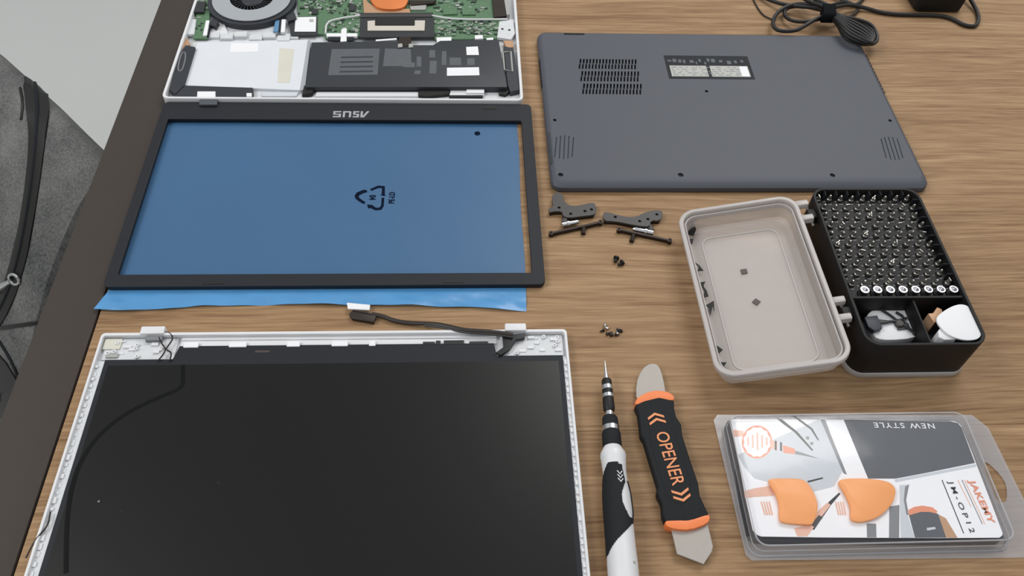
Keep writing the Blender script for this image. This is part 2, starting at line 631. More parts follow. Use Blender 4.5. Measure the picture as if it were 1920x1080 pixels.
# ------------------------------------------------------------------ backpack leaning beside the desk
def backpack():
    ox, oy = -600.0, 944.0
    U = Vector((.7071, -.7071, 0))      # along the top edge, towards the desk
    V = Vector((-.7071, -.7071, 0))     # towards the camera
    t = thing('backpack', 'heather grey backpack with black zip standing on the floor left of the desk', 'backpack', (ox, oy, FLOORZ))

    def pt(u, v, z):
        p = Vector((ox, oy, 0)) + U * u + V * v
        return (p.x, p.y, z)
    prof = [(-20, -740), (-26, -600), (-24, -420), (-14, -270), (0, -226), (18, -212), (48, -222), (92, -262),
            (150, -330), (212, -420), (262, -520), (290, -620), (292, -700), (276, -740)]
    cx, cz = 120, -560
    prof = smooth_poly(prof, 2)
    rings = []
    us = [-190, -186, -172, -150, -110, -50, 20, 90, 150, 200, 235, 254, 262, 266]
    sc = [.55, .78, .90, .96, .99, 1, 1, 1, .99, .985, .97, .93, .84, .6]
    for u, k in zip(us, sc):
        rings.append([pt(u, cx + (v - cx) * k, max(-740, cz + (z - cz) * k)) for v, z in prof])
    mb = MB().loft(rings)
    body = part('body', mb, M['heather'], t)
    bvh = BVHTree.FromPolygons([Vector(v) * MM for v in mb.v], mb.f)

    def hit(px, py):
        d = ray(px, py).normalized()
        loc, nor, _, _ = bvh.ray_cast(CAM, d)
        return (loc, nor) if loc else None

    def strip(name, pts, wd, mat, parent, lift=2.0, thick=3.0):
        """a raised band sewn along a line of the bag's surface"""
        pts = smooth_poly(pts, 2, closed=False)
        L_, k = [], 0
        for i, (a, b) in enumerate(pts):
            h = hit(a, b)
            if h:
                L_.append((h[0] / MM, h[1] if h[1].dot(CAM - h[0]) > 0 else -h[1]))
        rings_ = []
        for i, (p, n) in enumerate(L_):
            tg = (L_[min(i + 1, len(L_) - 1)][0] - L_[max(i - 1, 0)][0]).normalized()
            s_ = tg.cross(n).normalized()
            hw = wd / 2
            rings_.append([tuple(p + s_ * q + n * l) for q, l in ((-hw, -thick), (-hw, lift * .6), (-hw * .5, lift), (hw * .5, lift), (hw, lift * .6), (hw, -thick))])
        return part(name, MB().loft(rings_), mat, parent)
    zip_ = strip('zip_band', [(50, 132), (66, 160), (72, 205), (71, 260), (64, 330), (52, 410), (36, 490), (10, 570), (-25, 620)], 27, M['black'], t, 2.5)
    strip('zip_teeth', [(50, 132), (66, 160), (72, 205), (71, 260), (64, 330), (52, 410), (36, 490), (10, 570), (-25, 620)], 5, M['dark'], zip_, 4.0)
    strip('piping', [(38, 165), (44, 195), (40, 225)], 3, M['black'], t, 2)
    strip('seam_cord', [(-10, 616), (30, 611), (75, 604)], 5, M['black'], t, 2)
    strip('lower_panel', [(-20, 690), (20, 735), (25, 800), (10, 860)], 90, M['black'], t, 2.0, 3.0)
    strip('trim_cord', [(0, 640), (22, 675), (38, 715), (40, 760)], 5, M['dark'], t, 2.5)
    p0 = hit(12, 535)[0] / MM
    n0 = Vector((0, 0, 0)) + (CAM / MM - p0).normalized() * 8
    pu = MB()
    a = hit(2, 538)[0] / MM + n0
    b = hit(26, 524)[0] / MM + n0
    ring = []
    d = (b - a)
    for i in range(17):
        q = 2 * math.pi * i / 16
        sd = d.cross(n0).normalized()
        ring.append(tuple(b + d.normalized() * (9 * math.cos(q)) + sd * (7 * math.sin(q))))
    pu.tube(ring, 2.0, 6)
    pu.tube([tuple(a - d * .8), tuple(a), tuple(b - d.normalized() * 8)], [4, 5, 3], 8)
    part('zip_pull', pu, M['steel'], zip_, label='metal zip pull')
    # carrying loop at the top edge
    h1, h2 = hit(46, 128), hit(84, 158)
    if h1 and h2:
        a, b = h1[0] / MM, h2[0] / MM
        path = [tuple(a.lerp(b, i / 10) + Vector((0, 0, 16 * math.sin(math.pi * i / 10)))) for i in range(11)]
        part('carry_loop', MB().tube(path, 7, 8, 0.5), M['dark'], t)


backpack()


# ------------------------------------------------------------------ opened laptop base
def px_prism(pts, z0, z1):
    return MB().prism(ats(pts, z1), z0, z1)


def laptop_base():
    t = thing('opened_laptop', 'white laptop base opened to show its circuit board, fan and battery', 'laptop', (-107, 700, 0))
    X0, X1, Y0, Y1, H = -267, 53.5, 595, 810, 8.5
    shell = part('shell', MB().prism(rrect(X0, X1, Y0, Y1, 6), 0, 1.6), M['whitetray'], t)
    part('rim', curve_mesh([rrect(X0, X1, Y0, Y1, 6), rrect(X0 + 2.6, X1 - 2.6, Y0 + 2.4, Y1 - 2.6, 4)], 1.6, H, 0.5), M['white'], shell)

    def pp(name, pts, z0, z1, mat, parent=t, bevel=0.3, label=None):
        return part(name, px_prism(pts, z0, z1), mat, parent, bevel=bevel, seg=1, label=label)
    # circuit board
    board = pp('circuit_board', [(557, -25), (925, -25), (935, 36), (955, 40), (960, 72), (815, 74), (812, 66), (680, 68), (610, 72), (606, 64), (560, 60)], 3, 4.6, M['pcb'], bevel=0, label='green circuit board')
    side = pp('side_board', [(372, -10), (396, -10), (390, 72), (362, 72), (366, 36)], 3, 4.6, M['pcb'], bevel=0)

    def scatter(n, poly, par, z, seed):
        rnd = random.Random(seed)
        xs, ys = [p[0] for p in poly], [p[1] for p in poly]
        bs = {'pcbdark': MB(), 'pcbpale': MB(), 'chipgrey': MB()}
        k = 0
        while k < n:
            x, y = rnd.uniform(min(xs), max(xs)), rnd.uniform(min(ys), max(ys))
            a, b = rnd.uniform(.7, 2.4), rnd.uniform(.6, 1.6)
            bs[rnd.choices(['pcbdark', 'pcbpale', 'chipgrey'], [4, 4, 1.5])[0]].box(x - a, x + a, y - b, y + b, z - .2, z + rnd.uniform(.4, 1.3))
            k += 1
        for q, (mn, mb_) in enumerate(bs.items()):
            part('board_components', mb_, M[mn], par, kind='stuff')
    scatter(120, ats([(565, -10), (675, 28)], 4.6), board, 4.6, 1)
    scatter(60, ats([(815, -10), (915, 25)], 4.6), board, 4.6, 2)
    scatter(130, ats([(815, 36), (935, 68)], 4.6), board, 4.6, 3)
    scatter(40, ats([(618, 36), (675, 62)], 4.6), board, 4.6, 4)
    scatter(16, ats([(372, 0), (390, 65)], 4.6), side, 4.6, 5)
    for q in ([(655, 8), (668, 8), (668, 20), (654, 20)], [(585, 16), (596, 16), (596, 26), (584, 26)], [(830, 14), (856, 13), (858, 26), (831, 27)], [(866, 14), (890, 13), (892, 27), (867, 27)]):
        pp('chip', q, 4.6, 6, M['chip'] if q[0][0] < 700 else M['pcb'], board)
    # fan
    fx, fy = at(472, -4, 9.5)
    rad = 38.5
    ang = [math.radians(a) for a in range(150, 391, 6)]
    duct = [(fx + rad * math.cos(a), fy + rad * math.sin(a)) for a in ang] + [(fx + rad * 1.12, fy + 24), (fx + rad * 1.12, fy + 60), (fx - rad * .9, fy + 60)]
    fan = part('fan', curve_mesh([duct, ngon(fx, fy + 1, 21.5, 40)], 8.4, 9.6, 0.2), M['greymetal'], t, label='grey fan housing with round intake')
    low = [(fx + (rad + 4.5) * math.cos(a), fy - 1 + (rad + 3.5) * math.sin(a)) for a in ang] + [(fx + rad * 1.05, fy + 24), (fx + rad, fy + 60), (fx - rad * .9, fy + 60)]
    part('fan_frame', curve_mesh([low, ngon(fx, fy + 1, 33, 40)], 2, 8.0, 0.3), M['battery'], fan)
    part('fan_floor', MB().prism(ngon(fx, fy + 1, 36, 40), 1.8, 2.6), M['dark'], fan)
    part('hub', MB().lathe([(0, 11), (4.5, 11), (5.4, 10), (5.6, 0.5)], (fx, fy + 1, 2.6), (0, 0, 1), 28), M['battery'], fan)
    bl = MB()
    for i in range(30):
        a = 2 * math.pi * i / 30
        q = [(fx + r_ * math.cos(a + s_), fy + 1 + r_ * math.sin(a + s_)) for r_, s_ in ((10.5, 0), (22, .22), (32, .52), (32, .56), (22, .27), (10.5, .06))]
        bl.prism(q, 3.2, 7.6)
    part('fan_blades', bl, M['chip'], fan, kind='stuff')
    for q in ([(398, 34), (410, 40), (404, 50), (392, 44)], [(536, 30), (552, 22), (556, 34), (540, 40)]):
        pp('fan_ear', q, 2, 8, M['battery'], fan)
    # metal bay and silver film
    bay = pp('drive_bay', [(370, 79), (578, 74), (564, 169), (346, 160)], 1.6, 4.2, M['silver'], label='silver drive bay plate')
    pp('bay_tint', [(524, 90), (552, 92), (543, 155), (520, 155)], 4.2, 4.35, M['beige'], bay, 0)
    pp('bay_sticker', [(433, 81), (485, 81), (484, 97), (431, 98)], 4.2, 4.4, M['label'], bay, 0)
    pp('bay_fold', [(578, 74), (583, 78), (572, 168), (562, 169)], 1.6, 5.4, M['greymetal'], bay)
    fr = MB()
    for i, (a, b) in enumerate([(400, 64), (425, 66), (452, 62), (480, 68), (505, 64), (532, 70), (548, 66)]):
        fr.prism(ats([(a - 12, b - 3), (a + 12, b - 4), (a + 11, b + 6), (a - 13, b + 6)], 4.0 + (i % 3) * .5), 1.6, 4.0 + (i % 3) * .5)
    part('frame_rib', fr, M['whitetray'], shell, bevel=0.3, seg=1)
    pp('frame_block', [(392, 40), (420, 42), (428, 62), (390, 70)], 1.6, 3.4, M['white'], shell)
    # flat ribbons and connectors near the fan
    rb = pp('ribbon_cable', [(516, 38), (527, 37), (525, 58), (512, 60)], 5, 6, M['blueribbon'])
    pp('ribbon_stripe', [(524, 36), (528, 36), (526, 58), (522, 58)], 5.5, 6.3, M['panelborder'], rb, 0)
    pp('connector', [(528, 36), (536, 36), (534, 60), (526, 60)], 4, 6.5, M['label'])
    pp('connector', [(386, 38), (393, 38), (388, 66), (380, 66)], 4, 6.5, M['label'])
    pp('ribbon_stripe', [(393, 38), (397, 40), (391, 68), (387, 68)], 4, 6, M['panelborder'])
    wf = pp('wireless_card', [(540, 32), (595, 30), (595, 66), (545, 66)], 4.6, 5.6, M['chip'])
    pp('card_label', [(554, 32), (593, 31), (592, 59), (552, 59)], 5.6, 6.2, M['label'], wf, label='white label on the wireless card')
    pp('card_mark', [(580, 36), (588, 36), (588, 41), (580, 41)], 6.2, 6.3, M['labelgrey'], wf, 0)
    # memory slot
    slot = pp('memory_slot', [(676, 24), (812, 23), (815, 69), (674, 70)], 4.6, 7, M['chip'], label='dark memory slot with a pale clip')
    part('slot_clip', MB().prism(ats([(689, 39), (703, 38), (703, 48), (777, 48), (777, 38), (797, 38), (796, 57), (689, 57)], 8.0), 7, 8.0), pm('clip_cream', (206, 198, 186), .5), slot, bevel=.2, seg=1)
    pp('memory_module', [(706, 31), (778, 30), (778, 47), (705, 47)], 7, 8.2, M['black'], slot)
    pp('slot_edge', [(675, 27), (810, 26), (811, 31), (675, 32)], 7, 7.8, M['gun'], slot)
    # heat pipe in copper
    hp = part('heat_pipe', MB().prism(smooth_poly(ats([(690, -14), (765, -14), (766, 2), (754, 17), (712, 17), (696, 4)], 9), 2), 6, 9), M['copper'], t, bevel=.5, label='copper orange heat pipe end')
    pp('heat_plate', [(680, -10), (690, 4), (712, 18), (768, 16), (770, 24), (682, 24)], 5, 6.6, M['coppertan'], hp)
    pp('heat_arm', [(766, 0), (818, 0), (812, 6), (770, 9)], 5, 7.5, M['gundark'], hp)
    pp('heat_pad', [(768, 8), (800, 8), (798, 18), (770, 18)], 4.6, 6.2, M['chipgrey'], hp)
    # thin white wires
    for name, pts in (('white_wire', [(610, 62), (612, 40), (640, 33), (676, 28)]), ('white_wire', [(808, 28), (840, 34), (890, 36), (952, 35)])):
        pa = smooth_poly(ats(pts, 7.5), 2, closed=False)
        part(name, MB().tube([(a, b, 7.0) for a, b in pa], 0.9, 6), M['white'], t)
    zf = pp('ribbon_socket', [(612, 62), (670, 62), (670, 68), (612, 68)], 4.6, 7.2, M['label'])
    pp('socket_jaw', [(616, 66), (664, 66), (662, 76), (614, 76)], 4.6, 6.2, M['panelborder'], zf)
    pp('pull_tab', [(640, 54), (650, 52), (650, 77), (638, 78)], 6.2, 7.8, M['label'], zf)
    # battery
    bt = part('battery', MB().prism(ats([(584, 79), (760, 76), (770, 84), (812, 84), (825, 76), (935, 74), (951, 163), (573, 163)], 8.2), 1.6, 8.2), M['battery'], t, bevel=.8, label='black battery pack with printed label')
    pp('print_block', [(622, 92), (712, 91), (708, 140), (615, 141)], 8.2, 8.26, M['print'], bt, 0)
    for i in range(4):
        y = 106 + i * 9
        pp('print_line', [(640 - i, y), (700, y - 1), (699, y + 2), (639 - i, y + 3)], 8.26, 8.3, M['battery'], bt, 0)
    pp('print_block', [(722, 91), (770, 92), (772, 124), (718, 124)], 8.2, 8.25, M['print'], bt, 0)
    for q in ([(805, 94), (816, 94), (816, 108), (805, 108)], [(829, 96), (837, 96), (837, 122), (828, 122)], [(843, 108), (864, 108), (865, 122), (843, 122)], [(876, 109), (890, 109), (890, 122), (876, 122)], [(757, 117), (778, 117), (778, 126), (756, 126)], [(781, 106), (790, 106), (790, 125), (781, 125)], [(806, 114), (819, 114), (818, 138), (805, 138)], [(778, 132), (789, 132), (788, 139), (777, 139)]):
        pp('print_mark', q, 8.2, 8.26, M['print'], bt, 0)
    pp('white_sticker', [(838, 127), (898, 126), (899, 141), (838, 142)], 8.2, 8.35, M['label'], bt, 0)
    pp('white_sticker', [(874, 88), (896, 87), (898, 103), (875, 103)], 8.2, 8.35, M['label'], bt, 0)
    pp('battery_foot', [(570, 160), (592, 160), (585, 174), (566, 178)], 1.6, 6, M['black'], bt)
    pp('battery_foot', [(785, 163), (845, 163), (842, 176), (800, 180), (784, 178)], 1.6, 5, M['black'], bt)
    plug = pp('battery_plug', [(748, 70), (770, 68), (772, 86), (746, 88)], 4, 8.8, M['gundark'], bt)
    pp('plug_screw', [(746, 82), (754, 81), (755, 88), (746, 89)], 8.8, 9.2, M['chipgrey'], plug)
    pp('plug_screw', [(766, 82), (774, 81), (775, 88), (766, 89)], 8.2, 9.0, M['chipgrey'], plug)
    for q in ([(818, 70), (847, 69), (846, 77), (820, 80)], [(890, 66), (905, 65), (906, 72), (891, 73)], [(912, 71), (925, 70), (925, 76), (913, 77)], [(704, 74), (744, 71), (744, 74), (705, 77)]):
        pp('edge_contact', q, 4.6, 7.5, M['label'], board)
    # speakers
    sp = pp('speaker', [(348, 84), (366, 88), (344, 160), (328, 176), (318, 168), (330, 110)], 1.6, 7, M['battery'], label='black speaker box')
    pa = smooth_poly(ats([(332, 132), (340, 98), (350, 98), (342, 134)], 7.4), 2)
    part('speaker_ring', MB().tube([(a, b, 7.2) for a, b in pa + pa[:1]], .7, 6), M['cardmid'], sp)
    sp = pp('speaker', [(944, 86), (963, 90), (974, 168), (957, 172), (952, 160)], 1.6, 7, M['battery'], label='black speaker box')
    pa = ats([(943, 98), (958, 97), (961, 134), (946, 131)], 7.4)
    part('speaker_ring', MB().tube([(a, b, 7.2) for a, b in pa + pa[:1]], .9, 6), M['chipgrey'], sp)
    pp('foam_pad', [(338, 74), (352, 72), (356, 82), (346, 92), (338, 92)], 2, 6, M['coppertan'])
    pp('foam_pad', [(944, 76), (962, 76), (963, 88), (950, 90)], 2, 6, M['coppertan'])
    # front edge pieces
    fb = pp('front_bracket', [(322, 164), (346, 160), (474, 164), (475, 183), (326, 181)], 1.6, 6, M['battery'], label='black front bracket')
    pp('bracket_tab', [(370, 171), (404, 171), (404, 184), (369, 184)], 6, 6.8, M['label'], fb)
    pp('bracket_screw', [(462, 174), (472, 174), (472, 181), (462, 181)], 6, 6.6, M['label'], fb)
    pp('front_bar', [(594, 172), (784, 172), (786, 180), (590, 180)], 1.6, 3.5, M['white'], shell)
    pp('front_bar', [(490, 172), (560, 172), (556, 180), (490, 180)], 1.6, 3.0, M['cardgrey'], shell)
    pp('front_block', [(845, 168), (905, 168), (908, 178), (842, 180)], 1.6, 4.0, M['white'], shell)
    pp('front_block', [(876, 160), (908, 160), (908, 174), (874, 174)], 4.0, 5.4, M['label'], shell)
    pp('front_slot', [(842, 178), (905, 178), (905, 182), (842, 182)], 1.6, 4.4, M['black'], shell)
    pp('front_slot', [(905, 160), (944, 160), (956, 172), (948, 178), (936, 176), (934, 166), (908, 166)], 1.6, 4.4, M['black'], shell)
    # ports and corner bracket on the right
    pp('port', [(922, -10), (945, -10), (950, 30), (926, 32)], 3, 7.5, M['gundark'])
    pp('port', [(944, -10), (952, -10), (956, 26), (950, 28)], 3, 8, M['chipgrey'])
    cb = pp('corner_bracket', [(936, 40), (962, 36), (966, 62), (958, 74), (932, 70)], 3, 6, M['whitetray'])
    for a, b in ((942, 54), (955, 56)):
        x, y = at(a, b, 6.2)
        part('bracket_hole', MB().prism(ngon(x, y, 1.3, 10), 5.9, 6.15), M['dark'], cb)
    pp('port', [(362, 2), (386, 2), (382, 22), (358, 22)], 3, 7.5, M['chip'])
    pp('corner_plate', [(354, 34), (368, 36), (364, 64), (344, 64)], 3, 6, M['whitetray'])
    # hinge lugs that reach over the edge
    for q in ([(374, 184), (408, 184), (407, 196), (373, 196)], ):
        part('front_lug', px_prism(q, 5.2, 7.4), M['cover'], t, bevel=.8)


laptop_base()


# ------------------------------------------------------------------ screen bezel
def bezel():
    t = thing('loose_bezel', 'empty charcoal laptop screen bezel frame lying on the blue film bag', 'bezel', (-102, 490, 0))
    out = rrect(-265, 60.3, 386, 594, 4.5)
    inn = rrect(-257, 50.6, 397.6, 571.4, 1.5)
    fr = part('frame', curve_mesh([out, inn], 2.2, 5.2, 0.5), M['bezel'], t)
    part('inner_lip', curve_mesh([rrect(-258.6, 52.2, 396, 573, 1.8), rrect(-257.3, 50.9, 397.3, 571.7, 1.2)], 1.6, 3.0, 0), M['black'], fr)
    part('outer_lip', curve_mesh([rrect(-264.6, 59.9, 386.4, 593.6, 4.2), rrect(-263.4, 58.7, 387.6, 592.4, 3.2)], 0.8, 2.4, 0), M['bezel'], fr)
    # maker's lettering, upside down as the frame lies
    x0, y0 = at(624, 221, 4.5)
    x1, y1 = at(693, 210, 4.5)
    W, H = x1 - x0, y1 - y0
    s = 0.20
    glyphs = [
        # S
        [[(0, 0), (.22, 0), (.22, .58), (.06, .58), (.06, .8), (.22, .8), (.22, 1), (0, 1), (0, .42), (.16, .42), (.16, .2), (0, .2)]],
        # U upside down
        [[(.27, 0), (.33, 0), (.33, .78), (.44, .78), (.44, 0), (.50, 0), (.50, .9), (.47, 1), (.27, 1)]],
        # S
        [[(.55, 0), (.72, 0), (.72, .58), (.61, .58), (.61, .8), (.72, .8), (.72, 1), (.55, 1), (.55, .42), (.66, .42), (.66, .2), (.55, .2)]],
        # A upside down
        [[(.76, 0), (.86, 0), (1.0, 1), (.93, 1), (.83, .28), (.82, .28), (.82, 1), (.76, 1)]],
    ]
    mb = MB()
    for g in glyphs:
        for poly in g:
            mb.prism([(x0 + a * W, y0 + b * H) for a, b in poly], 5.18, 5.3)
    part('logo_lettering', mb, M['logo'], fr, label='light grey maker lettering, upside down')
    cx, cy = at(620, 528, 4.4)
    part('camera_hole', MB().prism(ngon(cx, cy, 1.6, 14), 5.1, 5.28), M['black'], fr)
    for a, b in ((400, 533), (850, 530)):
        x, y = at(a, b, 4.4)
        part('rubber_pad', MB().box(x - 8, x + 8, y - .9, y + .9, 5.1, 5.5), M['black'], fr, bevel=.2, seg=1)
    for a, b in ((918, 203), (392, 200)):
        x, y = at(a, b, 4.4)
        part('rubber_pad', MB().prism(rrect(x - 6.5, x + 6.5, y - 2.2, y + 2.2, 1.8), 5.1, 5.5), M['black'], fr)


bezel()


# ------------------------------------------------------------------ blue film bag
def bag():
    t = thing('film_bag', 'blue plastic film bag with recycling mark under the screen bezel', 'bag', (-100, 480, 0))
    rnd = random.Random(3)
    ph = [rnd.uniform(0, 6.28) for _ in range(8)]

    def sheet(u0, u1, v0, v1, nu, nv, left, right, bot, top, zf):
        vs_, fs = [], []
        for j in range(nv + 1):
            v = v0 + (v1 - v0) * j / nv
            for i in range(nu + 1):
                u = u0 + (u1 - u0) * i / nu
                yb, yt = bot(u), top(u)
                y = yb + (yt - yb) * v
                x = left(y) + (right(y) - left(y)) * u
                vs_.append((x, y, zf(x, y)))
        for j in range(nv):
            for i in range(nu):
                a = j * (nu + 1) + i
                fs.append((a, a + 1, a + nu + 2, a + nu + 1))
        return MB().add(vs_, fs)

    def left(y):
        if y < 385:
            return -267 + (y - 368) * 0.25
        return -262.5 + max(0, (y - 385)) * 0.008

    def right(y):
        return 45.4 + (y - 365) * 0.008 + 0.5 * math.sin(y * .05)

    def zi(x, y):
        return 0.45 + 0.10 * math.sin(x * .035 + ph[0]) * math.sin(y * .05 + ph[1]) + 0.06 * math.sin(x * .11 + y * .07 + ph[2])
    main = part('front_film', sheet(0, 1, 0, 1, 60, 40, left, right, lambda u: 392, lambda u: 590, zi), M['bag'], t)
    # loose edge in front of the frame
    kb = [(0, 367.5), (.06, 366.5), (.14, 368), (.25, 371), (.45, 372), (.7, 369.5), (.85, 368), (1, 364.6)]

    def bot(u):
        for (a, b), (c, d) in zip(kb, kb[1:]):
            if a <= u <= c:
                q = (u - a) / (c - a)
                q = q * q * (3 - 2 * q)
                return b + (d - b) * q
        return kb[-1][1]

    def ze(x, y):
        k = max(0, min(1, (386 - y) / 14))
        return 0.5 + k * (1.3 + 0.9 * math.sin(x * .030 + ph[3] + y * .1) + 0.6 * math.sin(x * .09 - y * .25 + ph[4]) + .35 * math.sin(x * .21 + y * .4))
    part('loose_edge', sheet(0, 1, 0, 1, 120, 14, left, right, bot, lambda u: 395, ze), M['bagflap'], t, label='brighter blue loose edge of the bag')
    # printed recycling triangle, pointing left
    mk = [[(335, 500), (385, 420), (560, 345), (650, 360), (650, 405), (560, 430), (450, 485), (440, 540), (500, 590), (610, 660), (570, 710), (450, 640), (360, 570)],
          [(725, 330), (930, 240), (1100, 255), (1100, 480), (1130, 490), (1060, 500), (985, 470), (1020, 465), (1030, 300), (930, 300), (760, 370)],
          [(1020, 550), (1085, 550), (1070, 760), (1010, 850), (860, 865), (740, 805), (680, 815), (650, 720), (780, 730), (870, 800), (960, 800), (1010, 740)]]
    mb = MB()
    for q in mk:
        mb.prism(ats(crop(q, 13.5, 640, 330), 0.7), 0.62, 0.68)
    tri = part('recycling_mark', mb, M['bagink'], main)
    x, y = at(640 + 780 / 13.5, 330 + 540 / 13.5, .7)
    part('number_print', put(text_mesh('04', 7.5, .06, .15), (x, y, .68), -90, 0.75, 1), M['bagink'], main)
    x, y = at(640 + 1285 / 13.5, 330 + 545 / 13.5, .7)
    part('letter_print', put(text_mesh('PE-LD', 6.5, .06, .1), (x, y, .68), 90, 0.8, 1.0), M['bagink'], main)
    x, y = at(895, 250, .6)
    part('punch_hole', MB().prism(ngon(x, y, 2.6, 14), 0.6, 0.68), M['bagink'], main)


bag()


# ------------------------------------------------------------------ laptop lid with the screen panel
def laptop_lid():
    t = thing('screen_assembly', 'white laptop lid with dark screen panel and loose display cable', 'laptop lid', (-90, 236, 0))
    X0, X1, Y0, Y1 = -254.2, 72.8, 128, 344
    shell = part('back_shell', MB().prism(rrect(X0, X1, Y0, Y1, 3), 0, 1.6), M['whitetray'], t)
    part('rim', curve_mesh([rrect(X0, X1, Y0, Y1, 3), rrect(X0 + 1.8, X1 - 1.8, Y0 + 2, Y1 - 2.4, 2)], 1.6, 6.6, 0.4), M['white'], shell)
    part('side_ledge', MB().box(X0 + 1.8, -247.2, Y0 + 2, 322, 1.6, 4.0), M['whitetray'], shell)
    part('side_ledge', MB().box(68.6, X1 - 1.8, Y0 + 2, 322, 1.6, 4.0), M['whitetray'], shell)
    rnd = random.Random(8)
    for x in (-251.2, 70.2):
        mb = MB()
        y = 134
        while y < 320:
            h = rnd.uniform(1.5, 4)
            mb.box(x - 1.0, x + 1.0, y, y + h, 4.0, rnd.uniform(4.3, 5.2))
            y += h + rnd.uniform(1, 3.5)
        part('clip_teeth', mb, M['white'], shell, kind='stuff')
    # top ledge with ridges and clips
    part('top_ledge', MB().box(-199, 22, 334, 341.5, 1.6, 3.6), M['white'], shell, bevel=.3)
    part('ridge', MB().box(-199, 22, 338.5, 339.6, 3.6, 4.6), M['white'], shell, bevel=.2, seg=1)
    for a, b in ((345, 372), (430, 462), (538, 562), (622, 652), (692, 704)):
        p, q = at(a, 644, 5.6), at(b, 648, 5.6)
        part('clip', MB().box(p[0], q[0], 331.6, 336, 3.6, 5.8), M['label'], shell, bevel=.3, seg=1)
    # moulded corner pockets
    for (a, b, sd) in ((-250.5, -201.5, 1), (24.5, 69.5, 2)):
        rn = random.Random(sd)
        pk = part('corner_pocket', MB().box(a, b, 323.5, 341, 1.6, 3.2), M['whitetray'], shell, bevel=.2, seg=1)
        mb = MB()
        for i in range(16):
            x, y = rn.uniform(a + 2, b - 2), rn.uniform(325, 339)
            if i % 3:
                mb.box(x - rn.uniform(.8, 3), x + rn.uniform(.8, 3), y - .5, y + rn.uniform(.4, 2.5), 3.2, rn.uniform(3.6, 4.8))
            else:
                mb.lathe([(0, 1.6), (1.6, 1.5), (1.6, .7), (.4, .6)], (x, y, 3.2), (0, 0, 1), 10)
        part('moulded_rib', mb, M['white'], pk, kind='stuff')
    x, y = at(211, 645, 4)
    part('boss', MB().prism(rrect(x - 6, x + 6, y - 4.5, y + 4.5, 1), 3.2, 4.2), M['beige'], shell, bevel=.3, seg=1)
    x, y = at(210, 667, 4)
    part('pad', MB().box(x - 4, x + 4, y - 1.6, y + 1.6, 3.2, 4.4), M['chipgrey'], shell)
    # hinge caps standing over the top edge
    for (a, b) in ((263, 308), (947, 987)):
        p, q = at(a, 621, 8), at(b, 621, 8)
        cap = part('hinge_cap', MB().box(p[0], q[0], 341.8, 348.2, 0.5, 8.4), M['white'], shell, bevel=.9)
        part('hinge_gap', MB().box(p[0] + 4, q[0] - 1, 337.5, 341.8, 3.0, 6.4), M['cardmid'], cap, bevel=.4, seg=1)
    # screen panel
    outline = [(-247, 128.5), (68.4, 128.5), (68.4, 322.6), (22, 322.6), (20, 333.4), (-199, 333.4), (-201.6, 322.6), (-247, 322.6)]
    pn = part('screen_panel', MB().prism(outline, 1.6, 5.0), M['panelborder'], t, bevel=.3, seg=1, label='dark screen panel')
    part('display_glass', MB().box(-243.6, 65.2, 131, 317.6, 5.0, 5.25), M['panel'], pn)
    # cover strip details along the panel's upper edge
    mb = MB()
    for a, b in ((793, 815), (817, 826), (832, 870), (880, 915)):
        p, q = at(a, 640, 5.6), at(b, 640, 5.6)
        mb.box(p[0], q[0], 332.6, rnd.uniform(334.6, 336.5), 3.6, 5.2)
    part('tape_edge', mb, M['tape'], pn)
    x, y = at(492, 659, 5)
    part('copper_mark', MB().box(x - 5, x + 5, y - .8, y + .8, 5.0, 5.08), pm('mark_brown', (74, 60, 54), .6), pn)
    # thin dark strip laid as a curved line across the left of the glass
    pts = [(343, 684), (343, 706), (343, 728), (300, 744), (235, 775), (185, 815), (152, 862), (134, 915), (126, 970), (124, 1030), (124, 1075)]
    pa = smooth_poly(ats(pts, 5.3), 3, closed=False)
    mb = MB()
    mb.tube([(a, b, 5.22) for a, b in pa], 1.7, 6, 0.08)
    part('dark_curved_line', mb, M['panelline'], pn, label='thin dark curved line across the glass')
    for a, b in ((185, 940), (410, 905), (228, 958)):
        x, y = at(a, b, 5.3)
        part('smudge', MB().prism(ngon(x, y, .7, 8), 5.25, 5.29), M['cardmid'] if a < 200 else M['panelborder'], pn)
    # antenna wires in the left corner
    for pts in ([(296, 622), (318, 622), (325, 634), (315, 648), (310, 655), (322, 660), (318, 676)],
                [(298, 632), (303, 644), (311, 654), (306, 664), (296, 676)],
                [(48, 1046), (62, 1018), (76, 1000), (90, 984), (94, 960)]):
        pa = smooth_poly(ats(pts, 6.5), 2, closed=False)
        part('antenna_wire', MB().tube([(a, b, 6.2) for a, b in pa], 0.55, 6), M['cablebrown'], t)
    # display cable
    pts = [(962, 628), (940, 624), (905, 621), (868, 619), (838, 611), (812, 607), (770, 606), (740, 602), (716, 592), (697, 589)]
    zz = [8.5, 8.8, 8.6, 8.2, 6.5, 4.0, 2.2, 2.0, 2.2, 2.6]
    pa = [(*at(a, b, z), z) for (a, b), z in zip(pts, zz)]
    pa = smooth_poly(pa, 2, closed=False)
    cb = part('display_cable', MB().tube(pa, 1.7, 10, 0.75), M['cablebrown'], t)
    pa2 = [(x, y - 1.6, max(1.2, z - .6)) for x, y, z in pa[:24]]
    part('cable_strand', MB().tube(pa2, 0.9, 8), M['gun'], cb)
    tp = ats([(942, 628), (985, 624), (984, 634), (968, 636), (955, 655), (938, 666), (930, 660), (944, 650)], 7)
    part('cable_tape', MB().prism(tp, 4.2, 6.8), M['tape'], cb, bevel=.5)
    cn = part('cable_plug', MB().prism(ats([(654, 588), (660, 583), (705, 592), (701, 604), (660, 597)], 3.4), 0.2, 3.4), M['cablebrown'], cb, bevel=.5, label='black plug at the cable end')
